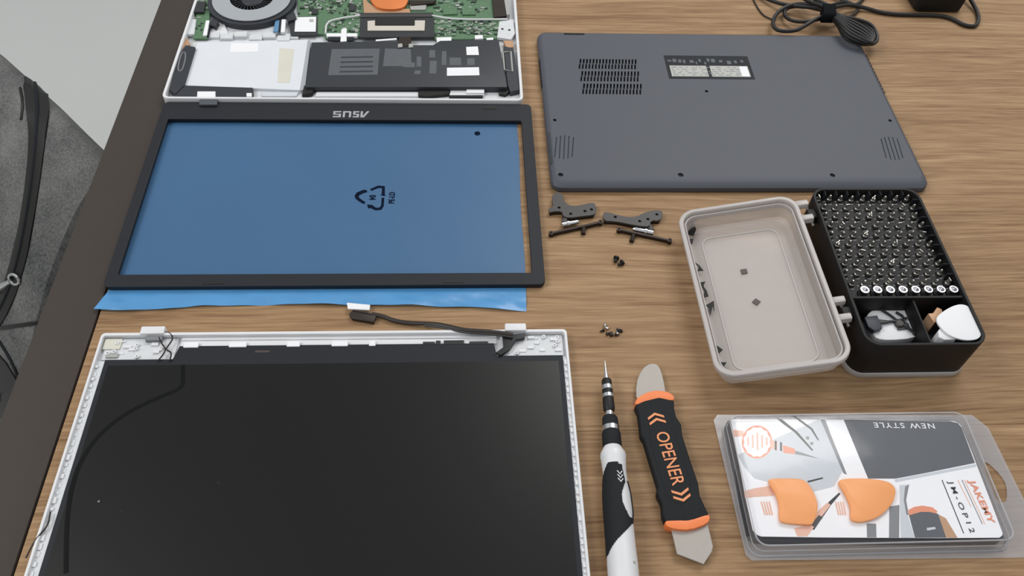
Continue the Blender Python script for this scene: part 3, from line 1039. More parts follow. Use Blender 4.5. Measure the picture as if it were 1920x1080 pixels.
    part('plug_label', MB().prism(ats([(650, 567), (694, 571), (693, 581), (652, 579)], 4.4), 3.2, 4.4), M['label'], cn, bevel=.3, seg=1, label='white tab on the plug')
    part('plug_wires', MB().tube([(*at(662, 582, 3), 2.6), (*at(680, 586, 3), 3.0), (*at(697, 589, 3), 2.6)], 1.0, 6), M['cablebrown'], cn)


laptop_lid()


# ------------------------------------------------------------------ grey bottom cover
def cover():
    t = thing('bottom_cover', 'grey plastic laptop bottom cover with vents and sticker lying underside up', 'cover', (233, 594, 0))
    X0, X1, Y0, Y1, H = 71.6, 395.6, 487.2, 701, 8.6

    def ring(ins, z, insf=None):
        insf = ins if insf is None else insf
        return [(x, y, z) for x, y in rrect(X0 + ins, X1 - ins, Y0 + insf, Y1 - ins, max(9 - ins, 2), 8)]
    sk = MB().loft([ring(1.4, 0), ring(.3, .8), ring(0, 3.2), ring(0.4, 5.4), ring(1.6, 7.4, 3.2), ring(3.4, H - .35, 7.5), ring(4.4, H - .02, 9.5)], True, False)
    shell = part('shell', sk, M['cover'], t)
    holes = []
    # fan vent: three bands of slanted slots
    x0, y0 = at(1091, 178, H)
    x1, y1 = at(1193, 109, H)
    x0, x1 = 107.8, x1 - 1.0
    bh = (y1 - y0) / 3
    n = 18
    for b_ in range(3):
        for k in range(2):
            for i in range(n):
                cx = x0 + (x1 - x0) * (i + .5 * k) / n + 1.2
                cy = y0 + bh * (b_ + .27 + .43 * k)
                hw, hh, sl = .78, bh * .2, 1.1
                holes.append([(cx - hw - sl * .5, cy - hh), (cx + hw - sl * .5, cy - hh), (cx + hw + sl * .5, cy + hh), (cx - hw + sl * .5, cy + hh)])
    # speaker slots
    for cx0, (ya, yb) in ((at(1057, 267, H)[0], (518, 549)),):
        for i in range(5):
            cx = cx0 - 7.5 + i * 3.7
            dy = (0, 3, 4, 3, 0)[i]
            holes.append([(cx - 2.1, ya - dy * .6 + 3), (cx - 1.1, ya - dy * .6 + 3), (cx + 2.2, yb + dy * .6 - 3), (cx + 1.2, yb + dy * .6 - 3)])
    xr = at(1668, 267, H)[0]
    for i in range(5):
        cx = xr - 8 + i * 3.7
        dy = (0, 3, 4, 3, 0)[i]
        holes.append([(cx - 2.1, 521 - dy * .6), (cx - 1.1, 521 - dy * .6), (cx + 2.2, 546 + dy * .6), (cx + 1.2, 546 + dy * .6)])
    scr = [at(a, b, H) for a, b in ((1047, 333), (1277, 331), (1562, 331), (1040, 225), (1672, 226), (1325, 171))]
    scr = [(min(max(x, X0 + 8.5), X1 - 9.5), max(y, Y0 + 12.6)) for x, y in scr]
    rad = [2.3, 2.5, 2.3, 1.7, 1.7, 1.7]
    for (x, y), r in zip(scr, rad):
        holes.append(ngon(x, y, r, 14))
    top = [(x, y) for x, y, z in ring(4.4, 0, 9.5)]
    part('base_panel', curve_mesh([top] + holes, H - 1.2, H, 0), M['cover'], shell)
    for gx in (at(1057, 267, H)[0], xr):
        part('grille_backing', MB().box(gx - 13, gx + 13, 514, 553, H - 1.6, H - .45), M['coverdark'], shell)
    part('liner', MB().box(X0 + 6, X1 - 6, Y0 + 11, Y1 - 6, H - 3.4, H - 2.4), M['dark'], shell)
    for (x, y), r in zip(scr, rad):
        part('screw_well', MB().lathe([(0, r), (.5, r), (.5, r * .45), (.2, r * .4)], (x, y, H - 1.9), (0, 0, 1), 14), M['black'], shell)
    # rating sticker
    a, b = at(1244, 104, H), at(1416, 149, H)
    sx0, sx1, sy1, sy0 = a[0], b[0], a[1], b[1]
    st = part('sticker', MB().box(sx0, sx1, sy0, sy1, H - .02, H + .12), M['labeldark'], t, label='black and silver rating sticker')
    wd, ht = sx1 - sx0, sy1 - sy0

    def sub(name, u0, u1, v0, v1, mat):
        part(name, MB().box(sx0 + u0 * wd, sx0 + u1 * wd, sy0 + v0 * ht, sy0 + v1 * ht, H + .12, H + (.24 if name == 'white_field' else .18)), mat, st)
    sub('silver_field', .04, .47, .10, .56, M['labelgrey'])
    sub('silver_field', .51, .96, .10, .56, M['labelgrey'])
    sub('white_field', .86, .95, .12, .54, M['label'])
    rn = random.Random(2)
    mb = MB()
    u = .03
    while u < .94:
        du = rn.uniform(.015, .05)
        v = rn.uniform(.62, .74)
        mb.box(sx0 + u * wd, sx0 + (u + du) * wd, sy0 + v * ht, sy0 + (v + rn.uniform(.06, .18)) * ht, H + .12, H + .17)
        u += du + rn.uniform(.01, .05)
    part('fine_print', mb, M['print'], st, kind='stuff')
    mb = MB()
    for k in range(5):
        u = .06
        while u < .9:
            du = rn.uniform(.02, .06)
            mb.box(sx0 + u * wd, sx0 + (u + du) * wd, sy0 + (.15 + k * .08) * ht, sy0 + (.18 + k * .08) * ht, H + .18, H + .21)
            u += du + rn.uniform(.01, .08)
    part('fine_print', mb, M['cardmid'], st, kind='stuff')
    # hinge notch and side ports
    p, q = at(1058, 70, H), at(1096, 66, H)
    part('hinge_notch', MB().box(p[0], q[0], Y1 - 6.5, Y1 - 3.8, H - .2, H + .05), M['dark'], shell)
    for x in (130, 225, 330):
        part('edge_clip', MB().box(x - 3, x + 3, Y1 - 2.2, Y1 + .6, 2, 5.5), M['cover'], shell, bevel=.4, seg=1)
    for i in range(12):
        y = 612 + i * 5
        part('port_slot', MB().box(X1 - 1.6, X1 + .15, y, y + 3.2, 2.0, 6.4), M['dark'], shell)
    part('port_slot', MB().box(X0 - .15, X0 + 1.5, 618, 660, 2.0, 6.0), M['dark'], shell)


cover()


# ------------------------------------------------------------------ power adapter with bundled cord
def adapter():
    t = thing('power_adapter', 'black power adapter with bundled cord at the back of the desk', 'power adapter', (500, 790, 0))
    bx0, bx1 = 474, 527
    by0, by1 = 752, 850
    br = MB()
    rings = []
    for ins, z in ((4, 0), (.8, 2), (0, 14), (.8, 25), (4, 28)):
        rings.append([(x, y, z) for x, y in rrect(bx0 + ins, bx1 - ins, by0 + ins, by1 - ins, 7 - ins * .5, 5)])
    part('brick', br.loft(rings), M['blackbox'], t)

    def cord(name, pts, zs, r, mat=M['cable'], parent=t, it=3):
        if not isinstance(zs, (list, tuple)):
            zs = [zs] * len(pts)
        pa = [(*at(a, b, z), z) for (a, b), z in zip(pts, zs)]
        return part(name, MB().tube(smooth_poly(pa, it, closed=False), r, 10), mat, parent)
    cord('cord', [(1800, -30), (1818, -5), (1836, 28), (1832, 50), (1808, 48), (1788, 36), (1765, 29), (1720, 28), (1660, 26), (1620, 14), (1590, 8), (1565, 14)], [12, 6, 2.2, 2.2, 2.2, 2.2, 2.2, 2.2, 2.2, 3, 8, 13], 2.1)
    # loops to the left of the tie
    cord('cord_loop', [(1550, 16), (1505, 6), (1478, 10), (1456, 24), (1447, 44), (1456, 58), (1490, 59), (1510, 48), (1528, 36), (1552, 28)], [16, 10, 8, 6, 8, 11.5, 11.5, 12, 14, 14], 2.0)
    cord('cord_loop', [(1552, 22), (1510, 12), (1482, 12), (1468, 22), (1476, 36), (1500, 42), (1530, 38), (1550, 32)], [12, 9, 6, 5, 6, 8, 10, 11], 1.9)
    cord('cord_loop', [(1415, -14), (1450, 4), (1490, 12), (1530, 14), (1552, 20)], [2, 5, 8, 12, 16], 2.0)
    cord('cord_loop', [(1408, -14), (1416, 8), (1430, 28), (1442, 34), (1452, 38)], 1.2, 0.8, M['cablebrown'])
    cord('cord_loop', [(1490, -16), (1512, 2), (1540, 10), (1556, 16)], [10, 14, 18, 18], 1.9)
    cord('cord_loop', [(1510, -18), (1524, -2), (1545, 6), (1560, 14)], [12, 16, 20, 18], 1.9)
    cord('cord_loop', [(1550, 14), (1580, 2), (1600, 10), (1612, 6), (1625, -12)], [12, 6, 3, 2.5, 2.5], 1.8)
    cord('cord_loop', [(1556, 32), (1585, 36), (1606, 24), (1612, 12), (1590, 4), (1560, -8)], [10, 4, 2.5, 2.5, 2.5, 3], 1.6, M['cablebrown'])
    # the fat right lobe: several strands lying over the cover's corner
    for i in range(9):
        k = i / 4.0 - 1.0
        z = 12.4 + 6.5 * (1 - k * k)
        cord('cord_loop', [(1556, 26 - 6 * k), (1574 + 3 * k, 38 - 9 * k), (1594 + 13 * k, 54 - 17 * k), (1616 + 15 * k, 66 - 15 * k), (1632 + 9 * k, 76 - 9 * k), (1636, 81), (1626, 80)],
             [15, z + 1.5, z + 2, z + 1, z, z - .4, 14], 1.45, M['cable'])
    cord('cord_loop', [(1560, 28), (1600, 34), (1634, 44), (1644, 62), (1646, 76), (1636, 84), (1622, 82), (1612, 74)], [14, 16, 16, 13, 11.5, 11.5, 12, 14], 1.7)
    x, y = at(1553, 24, 16)
    tie = MB()
    rr = rrect(-6.0, 6.0, -11, 11, 4.5, 5)
    tie.loft([[(x + .25 * b + dx, y + b, 15.5 + a) for a, b in rr] for dx in (-6.5, 6.5)])
    part('cord_tie', tie, M['velcro'], t, bevel=.6, label='black hook and loop tie round the cord')


adapter()


# ------------------------------------------------------------------ loose hinges
def hinge(label, leaf, bar, barrel, prong, holes, link, z=4.4):
    C6 = lambda q: crop(q, 6.352, 1020, 350)
    c = ats(C6(leaf), z)
    ox = sum(a for a, b in c) / len(c)
    oy = sum(b for a, b in c) / len(c)
    t = thing('loose_hinge', label, 'hinge', (ox, oy, 0), group='loose screen hinges')
    hs = [ngon(*at(*C6([h])[0], z), 1.25, 10) for h in holes]
    part('mounting_leaf', curve_mesh([smooth_poly(c, 1)] + hs, 2.8, z, .25), M['gun'], t, label='dark grey mounting leaf with screw holes')
    part('leaf_base', MB().prism([(ox + (a - ox) * .96, oy + (b - oy) * .94) for a, b in c], 0, 3.0), M['gundark'], t)
    a, b = (at(*C6([q])[0], 2.5) for q in bar)
    d = Vector((b[0] - a[0], b[1] - a[1]))
    nrm = Vector((-d.y, d.x)).normalized() * 1.1
    arm = part('screen_arm', MB().prism([(a[0] - nrm.x, a[1] - nrm.y), (b[0] - nrm.x, b[1] - nrm.y), (b[0] + nrm.x, b[1] + nrm.y), (a[0] + nrm.x, a[1] + nrm.y)], 0, 3.6), M['gundark'], t, bevel=.3, seg=1)
    for e in (a, b):
        part('arm_end', MB().lathe([(0, 2.0), (3.8, 2.0), (3.8, .9), (1.5, .9)], (e[0], e[1], 0), (0, 0, 1), 12), M['gundark'], arm)
    p, q = (at(*C6([k])[0], 4) for k in barrel)
    dv = Vector((q[0] - p[0], q[1] - p[1], 0))
    L_ = dv.length
    part('barrel', MB().lathe([(0, 1.2), (.6, 2.1), (L_ * .3, 2.1), (L_ * .32, 2.6), (L_ * .45, 2.6), (L_ * .47, 1.9), (L_ * .9, 1.9), (L_, 1.1)], (p[0], p[1], 3.2), dv, 14), M['chrome'], t, label='shiny hinge barrel')
    e, g = (at(*C6([k])[0], 1.5) for k in prong)
    part('prong', MB().tube([(e[0], e[1], 1.8), (g[0], g[1], 1.6)], [1.7, 1.9], 8), M['gundark'], t, bevel=0)
    m_, n_ = (at(*C6([k])[0], 2.2) for k in link)
    part('link_plate', MB().tube([(m_[0], m_[1], 2.0), (n_[0], n_[1], 2.6)], 2.2, 8, .6), M['gun'], t)


hinge('dark metal laptop hinge with upright lug, left of the two loose hinges',
      [(95, 150), (100, 95), (150, 65), (210, 70), (232, 150), (262, 205), (350, 232), (450, 215), (590, 185), (622, 230), (625, 300), (600, 335), (450, 352), (290, 372), (222, 345), (215, 292), (120, 292), (62, 308), (52, 255), (112, 240)],
      [(85, 560), (670, 428)], [(205, 450), (420, 408)], [(470, 480), (468, 565)], [(180, 248), (318, 322), (488, 290), (566, 270)], ((255, 365), (240, 440)))
hinge('dark metal laptop hinge with long flat leaf, right of the two loose hinges',
      [(705, 300), (770, 305), (860, 330), (1000, 362), (1110, 355), (1200, 305), (1310, 278), (1400, 280), (1418, 330), (1385, 405), (1272, 400), (1262, 475), (1150, 470), (1000, 442), (850, 412), (705, 405)],
      [(895, 515), (1495, 645)], [(1310, 545), (1060, 495)], [(1065, 575), (1042, 655)], [(1140, 410), (1238, 385), (1345, 330), (850, 360)], ((1250, 455), (1285, 530)))


# ------------------------------------------------------------------ loose screws
def screw_mesh(r, L_):
    mb = MB()
    mb.lathe([(0, r * .8), (.25, r), (r * .7, r), (r * .75, r * .55), (L_ - .6, r * .5), (L_, r * .2)], (0, 0, 0), (1, 0, 0), 12)
    return mb.mesh('screw')


big = screw_mesh(2.3, 5.5)
for (a, b), rz, lb in (((1156, 483), 250, 'small black screw, the upper of two below the hinges'), ((1168, 492), 215, 'small black screw, the lower of two below the hinges')):
    x, y = at(a, b, 1.5)
    o = part('screw', big.copy(), M['black'])
    o.location = (x * MM, y * MM, 2.2 * MM)
    o.rotation_euler = (0, math.radians(6), math.radians(rz))
    tag(o, lb, 'screw', 'loose black screws')
tiny = screw_mesh(1.25, 3.6)
heap = ((1134, 612, 80, 'steel', 'bright tiny screw at the upper left tip of the heap'),
        (1133, 619, 200, 'gundark', 'brown tiny screw at the left edge of the heap'),
        (1137, 627, 30, 'gundark', 'brown tiny screw at the lower left of the heap'),
        (1145, 623, 300, 'gun', 'grey tiny screw in the middle of the heap'),
        (1147, 630, 120, 'gundark', 'dark tiny screw at the bottom of the heap'),
        (1153, 628, 10, 'gundark', 'dark tiny screw right of the heap bottom, beside the bright one'),
        (1158, 628, 95, 'steel', 'bright tiny screw at the lower right of the heap'),
        (1156, 618, 0, 'gun', 'grey tiny screw at the upper right of the heap'),
        (1167, 621, 180, 'black', 'black tiny screw at the far right end of the heap'),
        (1141, 617, 140, 'steel', 'bright tiny screw just right of the heap\'s upper left tip'))
for a, b, rz, mt, lb in heap:
    x, y = at(a, b, 1)
    o = part('screw', tiny.copy(), M[mt])
    o.location = (x * MM, y * MM, 1.2 * MM)
    o.rotation_euler = (0, math.radians(4), math.radians(rz))
    tag(o, lb, 'screw', 'tiny screws in a heap')


# ------------------------------------------------------------------ precision screwdriver
def screwdriver():
    R = 9.4
    tip = at(1133.5, 679, 8)
    end = at(1168, 1078, 8)
    d = Vector((end[0] - tip[0], end[1] - tip[1]))
    ang = math.degrees(math.atan2(d.x, -d.y))           # local -Y runs from tip to butt
    t = thing('screwdriver', 'precision screwdriver with white and black grip beside the pry tool', 'screwdriver', (tip[0], tip[1], 0), (0, 0, ang))
    zc = R + .2
    AX = (0, -1, 0)

    def s(py):                                            # photo row -> distance from the tip
        p = at(1134 + (py - 679) * .086, py, 8)
        return math.hypot(p[0] - tip[0], p[1] - tip[1])

    def seg(name, prof, mat, parent=t, n=24, **k):
        return part(name, MB().lathe([(a, r) for a, r in prof], (0, 0, zc), AX, n), mat, parent, local=True, **k)
    # the driver lies with its tip a little raised
    seg('bit', [(0, .25), (s(695), .9), (s(708), 1.7), (s(716), 2.0)], M['chrome'], label='pointed steel bit')
    ck = seg('chuck', [(s(714), 3.0), (s(717), 3.5), (s(768), 4.0), (s(774), 3.4)], M['black'])
    seg('chuck_ring', [(s(726), 3.7), (s(727), 4.0), (s(733), 4.0), (s(734), 3.7)], M['chrome'], ck)
    seg('chuck_ring', [(s(742), 3.8), (s(743), 4.1), (s(748), 4.1), (s(749), 3.8)], M['chrome'], ck)
    seg('neck', [(s(772), 2.8), (s(788), 2.9)], M['chrome'])
    co = seg('collar', [(s(784), 4.6), (s(787), 5.2), (s(800), 5.4), (s(812), 5.6), (s(815), 6.2), (s(838), 6.3), (s(842), 5.6)], M['rubber'])
    seg('collar_ring', [(s(802), 5.3), (s(803), 5.75), (s(811), 5.75), (s(812), 5.3)], M['chrome'], co)
    L0 = s(840)
    hp = [(L0, 5.6), (s(846), 6.6), (s(852), 8.0), (s(858), 8.4), (s(866), 8.0), (s(885), 7.5), (s(900), 7.7), (s(930), 8.6), (s(960), 8.9), (s(1000), 8.8), (s(1030), 8.9), (s(1060), 9.2), (s(1090), 9.2), (s(1090) + 16, 8.6), (s(1090) + 22, 6.5), (s(1090) + 24, 3)]
    h = seg('handle', hp, M['handle'], n=32, label='white plastic handle')

    def rad(q):
        for (a, r), (b, r2) in zip(hp, hp[1:]):
            if a <= q <= b:
                return r + (r2 - r) * (q - a) / (b - a)
        return 8
    # rubber grip: wraps the left flank, with the white oval window left free
    q0, q1 = s(878), s(1046)
    nS, nA = 90, 80
    vs_, fs = [], []
    for i in range(nS + 1):
        q = q0 + (q1 - q0) * i / nS
        for j in range(nA + 1):
            a = math.radians(-20 + 220 * j / nA)          # 0 = right, 90 = up, 180 = left
            r = rad(q) + .45
            vs_.append((r * math.cos(a), -q, zc + r * math.sin(a)))

    def inside(u, deg):
        # u along grip 0..1 ; deg 0 right, 90 top, 180 left
        up = 66 if u > .06 else 66 + (0.06 - u) * 500
        lo = 40
        if u < .22:
            edge = 62 - u * 40 if u > .02 else 80
            edge_l = 200 if u > .22 else 128 + u * 330
            return deg > edge and deg < edge_l
        if u < .62:
            return deg > (54 + 26 * math.sin((u - .22) / .40 * math.pi))
        if u < .68:
            return deg > 30
        return deg > 40 + (u - .68) / .32 * 120
    for i in range(nS):
        for j in range(nA):
            if inside((i + .5) / nS, -20 + 220 * (j + .5) / nA):
                a = i * (nA + 1) + j
                fs.append((a, a + 1, a + nA + 2, a + nA + 1))
    # thin right-hand rib of rubber round the oval window
    grip = part('grip', MB().add(vs_, fs), M['rubber'], h, local=True, label='black rubber grip')
    md = grip.modifiers.new('thickness', 'SOLIDIFY')
    md.thickness = 0.5 * MM
    md.offset = -1
    rib = []
    for i in range(25):
        u = .2 + .46 * i / 24
        q = q0 + (q1 - q0) * u
        a = math.radians(34 - 22 * math.sin((u - .2) / .46 * math.pi))
        rib.append((math.cos(a) * (rad(q) + .2), -q, zc + math.sin(a) * (rad(q) + .2)))
    part('grip_rib', MB().tube(rib, .55, 6), M['rubber'], h, local=True)
    for k in range(3):
        q = q0 + (q1 - q0) * (.13 + .045 * k)
        pth = []
        for dq, dg in ((-1.2, 66), (1.0, 76), (-1.2, 88)):
            a = math.radians(dg)
            r = rad(q) + .7
            pth.append((r * math.cos(a), -(q + dq), zc + r * math.sin(a)))
        part('grip_chevron', MB().tube(pth, .42, 6), M['handle'], h, local=True)
    q = s(1064)
    a = math.radians(52)
    part('handle_dot', MB().lathe([(0, 1.0), (.4, .8)], ((rad(q) - .1) * math.cos(a), -q, zc + (rad(q) - .1) * math.sin(a)), (math.cos(a), 0, math.sin(a)), 10), M['chipgrey'], h, local=True)


screwdriver()


# ------------------------------------------------------------------ metal pry opener
def opener():
    C7 = lambda q: crop(q, 2.57, 1080, 660)
    c = at(1258, 866, 5)
    t = thing('pry_opener', 'flat pry tool with black handle, orange ends and two steel blades', 'pry tool', (c[0], c[1], 0))
    bl = part('blade', MB().prism(smooth_poly(ats(C7([(291, 240), (290, 150), (312, 92), (340, 62), (372, 53), (400, 64), (420, 120), (440, 240)]), 5), 1), 3.6, 4.8), M['brushed'], t, bevel=.2, seg=1, label='rounded steel blade')
    part('blade', MB().prism(ats(C7([(452, 820), (628, 800), (661, 935), (655, 962), (616, 1022), (487, 972)]), 5), 3.6, 4.8), M['brushed'], t, bevel=.2, seg=1, label='angled steel blade')
    hl = ats(C7([(284, 252), (300, 290), (308, 345), (312, 395), (330, 425), (352, 500), (396, 645), (390, 680), (414, 725), (418, 780), (432, 818), (545, 815), (642, 785), (628, 755), (598, 690), (590, 630), (552, 520), (514, 400), (508, 348), (484, 310), (474, 270), (474, 232), (400, 215), (330, 232)]), 8)
    h = part('handle', MB().prism(hl, .3, 8), M['rubber'], t, bevel=1.6, seg=3, label='black rubber handle')
    pan = ats(C7([(345, 395), (365, 320), (455, 285), (478, 380), (545, 600), (560, 680), (520, 740), (455, 720), (420, 650)]), 8.3)
    part('grip_panel', MB().prism(smooth_poly(pan, 2), 7.6, 8.25), M['rubber'], h, bevel=.25, seg=1)
    for q, lb in (([(283, 243), (300, 215), (365, 184), (440, 188), (476, 214), (470, 236), (400, 222), (330, 240), (290, 256)], 'top'), ([(428, 812), (470, 800), (545, 812), (640, 778), (648, 798), (636, 826), (550, 858), (470, 852), (434, 838)], 'low')):
        part('end_cap', MB().prism(smooth_poly(ats(C7(q), 7.8), 1), .2, 7.8), M['orangecap'], t, bevel=1.2, seg=2, label='orange end cap')
    # raised lettering along the handle
    a, b = at(*C7([(408, 385)])[0], 8.4), at(*C7([(492, 640)])[0], 8.4)
    dv = Vector((b[0] - a[0], b[1] - a[1]))
    me = text_mesh('OPENER', 10, .4, .05)
    xs = [v.co.x for v in me.vertices]
    wd = (max(xs) - min(xs)) / MM
    me = put(me, ((a[0] + b[0]) / 2, (a[1] + b[1]) / 2, 8.5), math.degrees(math.atan2(dv.y, dv.x)), dv.length / wd, 1.22)
    part('lettering', me, M['letter'], h, label='raised orange lettering')
    u = dv.normalized()
    v = Vector((-u.y, u.x))
    for base, sg in ((Vector(a) - u * 11.5, -1), (Vector(a) - u * 7.5, -1), (Vector(b) + u * 4.5, 1), (Vector(b) + u * 8.5, 1)):
        o_ = [(5.6, 0), (0, 3.0), (-5.6, 0), (-5.6, -1.7), (0, 1.2), (5.6, -1.7)]
        poly = [tuple(base + v * p + u * (q * sg)) for p, q in o_]
        part('chevron', MB().prism(poly, 8.2, 8.7), M['letter'], h)


opener()


# ------------------------------------------------------------------ bit case: body, deck, lid
def bit_case():
    X0, X1, Y0, Y1 = 270.5, 356.5, 304.5, 453.5
    t = thing('bit_case', 'open black screwdriver bit case with frosted lid and rows of bits', 'tool case', (313, 379, 0))
    tray = part('base_tray', curve_mesh([rrect(X0 - 1.2, X1 + 1.2, Y0 - 1.2, Y1 + 1.2, 13, 8)], 0, 5.5, 1.2), M['frostrim'], t, label='frosted lower tray')
    RIM, DECK = 40.0, 33.0
    outer = rrect(X0, X1, Y0, Y1, 11, 8)
    inner = rrect(X0 + 2.2, X1 - 2.2, Y0 + 2.2, Y1 - 2.2, 9, 8)
    body = part('case_body', curve_mesh([outer, inner], 4, RIM, .5), M['blackbox'], t, label='black case body')
    part('case_floor', MB().prism(rrect(X0 + 1, X1 - 1, Y0 + 1, Y1 - 1, 10, 8), 3.8, 12), M['blackbox'], body)
    PW = 347.5          # wall between the bit deck and the two open trays
    deck_out = [(X0 + 2, PW), (X1 - 2, PW), (X1 - 2, Y1 - 11), (X1 - 4.5, Y1 - 5), (X1 - 11, Y1 - 2), (X0 + 11, Y1 - 2), (X0 + 4.5, Y1 - 5), (X0 + 2, Y1 - 11)]
    cols = [277.5 + 8.9 * i for i in range(9)]
    rows = [446.2 - 9.35 * i for i in range(10)]
    big_row = 352.6 + 1.0
    bits = []
    holes = []
    for i, y in enumerate(rows):
        for j, x in enumerate(cols):
            xx = x + (1.2 if i % 2 else -1.0)
            bits.append((i, j, xx, y))
            holes.append(ngon(xx, y, 2.6, 8))
    for j in range(8):
        holes.append(ngon(284.5 + 9.35 * j, big_row, 3.9, 12))
    part('bit_deck', curve_mesh([deck_out] + holes, DECK - 3, DECK, 0), M['blackbox'], body)
    mk = MB()
    rm = random.Random(5)
    for i, j, x, y in bits:
        mk.box(x - 4.6, x - 4.6 + rm.uniform(1.0, 2.2), y - 1.2, y - .5, DECK, DECK + .08)
        mk.box(x - 1.6, x + rm.uniform(.2, 1.8), y - 4.2, y - 3.5, DECK, DECK + .08)
    part('size_print', mk, M['cardmid'], body, kind='stuff', label='fine grey size marks between the bits')
    part('deck_core', MB().box(X0 + 2.2, X1 - 2.2, PW + .6, Y1 - 6, 12, DECK - 12), M['blackbox'], body)
    part('partition', MB().box(X0 + 2, X1 - 2, PW - 1.4, PW + .6, 12, RIM - 2), M['blackbox'], body, bevel=.3, seg=1)
    part('partition', MB().box(317.5, 319, Y0 + 2, PW - 1.4, 12, RIM - 4), M['blackbox'], body, bevel=.3, seg=1)
    part('step', MB().box(X0 + 2, X0 + 4.2, Y0 + 8, PW - 1.4, 12, RIM - 3), M['blackbox'], body, bevel=.3, seg=1)
    # ribs round the inside of the rim
    rb = [(x + 4.2, Y1 - 4.6, 0) for x in cols[:8]] + [(X1 - 4.4, y - 4.2, 1) for y in rows[:9]]
    ribm = {}
    for k in (0, 1):
        ribm[k] = (MB().box(-.5, .5, -2.6, 2.6, DECK, RIM - .8) if k == 0 else MB().box(-2.4, 2.4, -.5, .5, DECK, RIM - .8)).mesh('rib', .2, 1)
    for x, y, k in rb:
        o = part('rib', ribm[k], M['rubber'], body, local=True)
        o.location = ((x - 313) * MM, (y - 379) * MM, 0)
    # hinge lugs on the case side
    for y in (430, 336):
        part('hinge_lug', MB().box(X0 - 6.5, X0 + .5, y - 4.2, y + 4.2, 29, 36.5), M['blackbox'], body, bevel=.8)
        part('hinge_rod', MB().tube([(X0 - 4.2, y - 11, 33), (X0 - 4.2, y + 11, 33)], 1.2, 8), M['steel'], body)

    # ---- lid, hinged open to the left and leaning on the table
    A = 11.3
    lid_root = part('lid', MB().box(0, .01, 0, .01, 0, .01), M['frost'], t, local=True)
    LW, LL, LD = 92.0, 154.0, 21.0
    Mx = Matrix.Translation((172.2 * MM, 369.0 * MM, 0.6 * MM)) @ Matrix.Rotation(math.radians(1.2), 4, 'Z') @ Matrix.Rotation(math.radians(-A), 4, 'Y')

    def lid_mesh(me):
        me.transform(Mx)
        return me

    def rr(ins, z, r):
        return [(x, y, z) for x, y in rrect(ins, LW - ins, -LL / 2 + ins, LL / 2 - ins, r, 8)]
    # tray: outside wall up, over the rim, inside wall down to the floor
    mb = MB().loft([rr(9, 0, 8), rr(6, .6, 9), rr(4.6, 3, 10), rr(3.0, LD - 6, 11.5), rr(2.4, LD - 5.4, 12), rr(2.2, LD - 4.6, 12),
                    rr(4.4, LD - 5.2, 10.5), rr(6.0, 4.0, 9.5), rr(9.5, 2.0, 7)], False, False)
    n = 36
    me = mb.mesh('lid')
    lid_root.data = me
    me.transform(Mx)
    me.transform(ROOTM[t.name].inverted())
    me.materials.clear()
    me.materials.append(M['frost'])
    lid_root['label'] = 'frosted see-through lid, open'
    lid = lid_root
    part('lid_top', lid_mesh(MB().prism([(x, y) for x, y, z in rr(8.6, 0, 8)], .2, 2.0).mesh('lid_top', .2, 1)), M['frost'], lid)
    part('lid_rim', lid_mesh(curve_mesh([rrect(0, LW, -LL / 2, LL / 2, 14, 10), rrect(3.4, LW - 3.4, -LL / 2 + 3.4, LL / 2 - 3.4, 11, 10)], LD - 5, LD, .9)), M['frostrim'], lid)
    part('rim_step', lid_mesh(curve_mesh([rrect(4.2, LW - 4.2, -LL / 2 + 4.2, LL / 2 - 4.2, 10.5, 10), rrect(5.4, LW - 5.4, -LL / 2 + 5.4, LL / 2 - 5.4, 9.5, 10)], LD - 7, LD - 3, .3)), M['frostrim'], lid)
    part('floor_step', lid_mesh(curve_mesh([rrect(16, LW - 16, -LL / 2 + 14, LL / 2 - 16, 8, 8), rrect(17.2, LW - 17.2, -LL / 2 + 15.2, LL / 2 - 17.2, 7, 8)], 1.9, 2.6, .2)), M['frostrim'], lid)
    # points of the lid floor seen at given photo pixels
    n0 = (Mx.to_3x3() @ Vector((0, 0, 1))).normalized()
    Mi = Mx.inverted()

    def on_lid(px, py, z):
        p0 = Mx @ Vector((20 * MM, 0, z * MM))
        d = ray(px, py)
        p = CAM + d * ((p0 - CAM).dot(n0) / d.dot(n0))
        q = Mi @ p
        return (q.x / MM, q.y / MM)
    for a, b, r in ((1395, 509, 0), (1418, 566, 40)):
        x, y = on_lid(a, b, 2.4)
        part('magnet', lid_mesh(put(MB().box(-2.3, 2.3, -2.3, 2.3, 0, .8).mesh('magnet', .2, 1), (x, y, 2.0), r)), M['magnet'], lid)
    C = lambda q: crop(q, 2.92, 1260, 350)
    for q in ([(66, 190), (95, 170), (148, 172), (120, 195), (132, 235), (118, 270), (85, 262), (95, 225)], [(92, 290), (118, 285), (112, 312), (96, 312)],
              [(120, 410), (150, 432), (172, 460), (140, 462), (145, 440)], [(152, 525), (182, 520), (172, 545), (190, 570), (200, 600), (172, 608), (176, 575)],
              [(185, 650), (230, 625), (232, 690), (222, 655), (208, 708), (202, 665)], [(242, 868), (278, 893), (255, 915)],
              [(262, 962), (298, 962), (285, 985), (330, 1022), (300, 1025), (276, 1000)]):
        pl = [on_lid(a, b, 5.5) for a, b in C(q)]
        part('black_mark', lid_mesh(MB().prism(pl, 5.2, 5.8).mesh('black_mark')), M['black'], lid)
    for yy in (61, -33):
        for dy in (-7.5, 7.5):
            part('lid_lug', lid_mesh(MB().box(LW - 1.5, LW + 8.5, yy + dy - 2.6, yy + dy + 2.6, LD - 7, LD - 1.5).mesh('lid_lug', 1.2, 2)), M['frostrim'], lid)

    # ---- the bits themselves
    small = MB()
    small.lathe([(0, 1.6), (8.5, 1.6), (9.3, 2.15), (13.6, 2.15), (14.2, 1.5), (16.4, 1.3), (17.4, .6)], (0, 0, 0), (0, 0, 1), 8)
    smesh = small.mesh('bit')
    flat = MB()
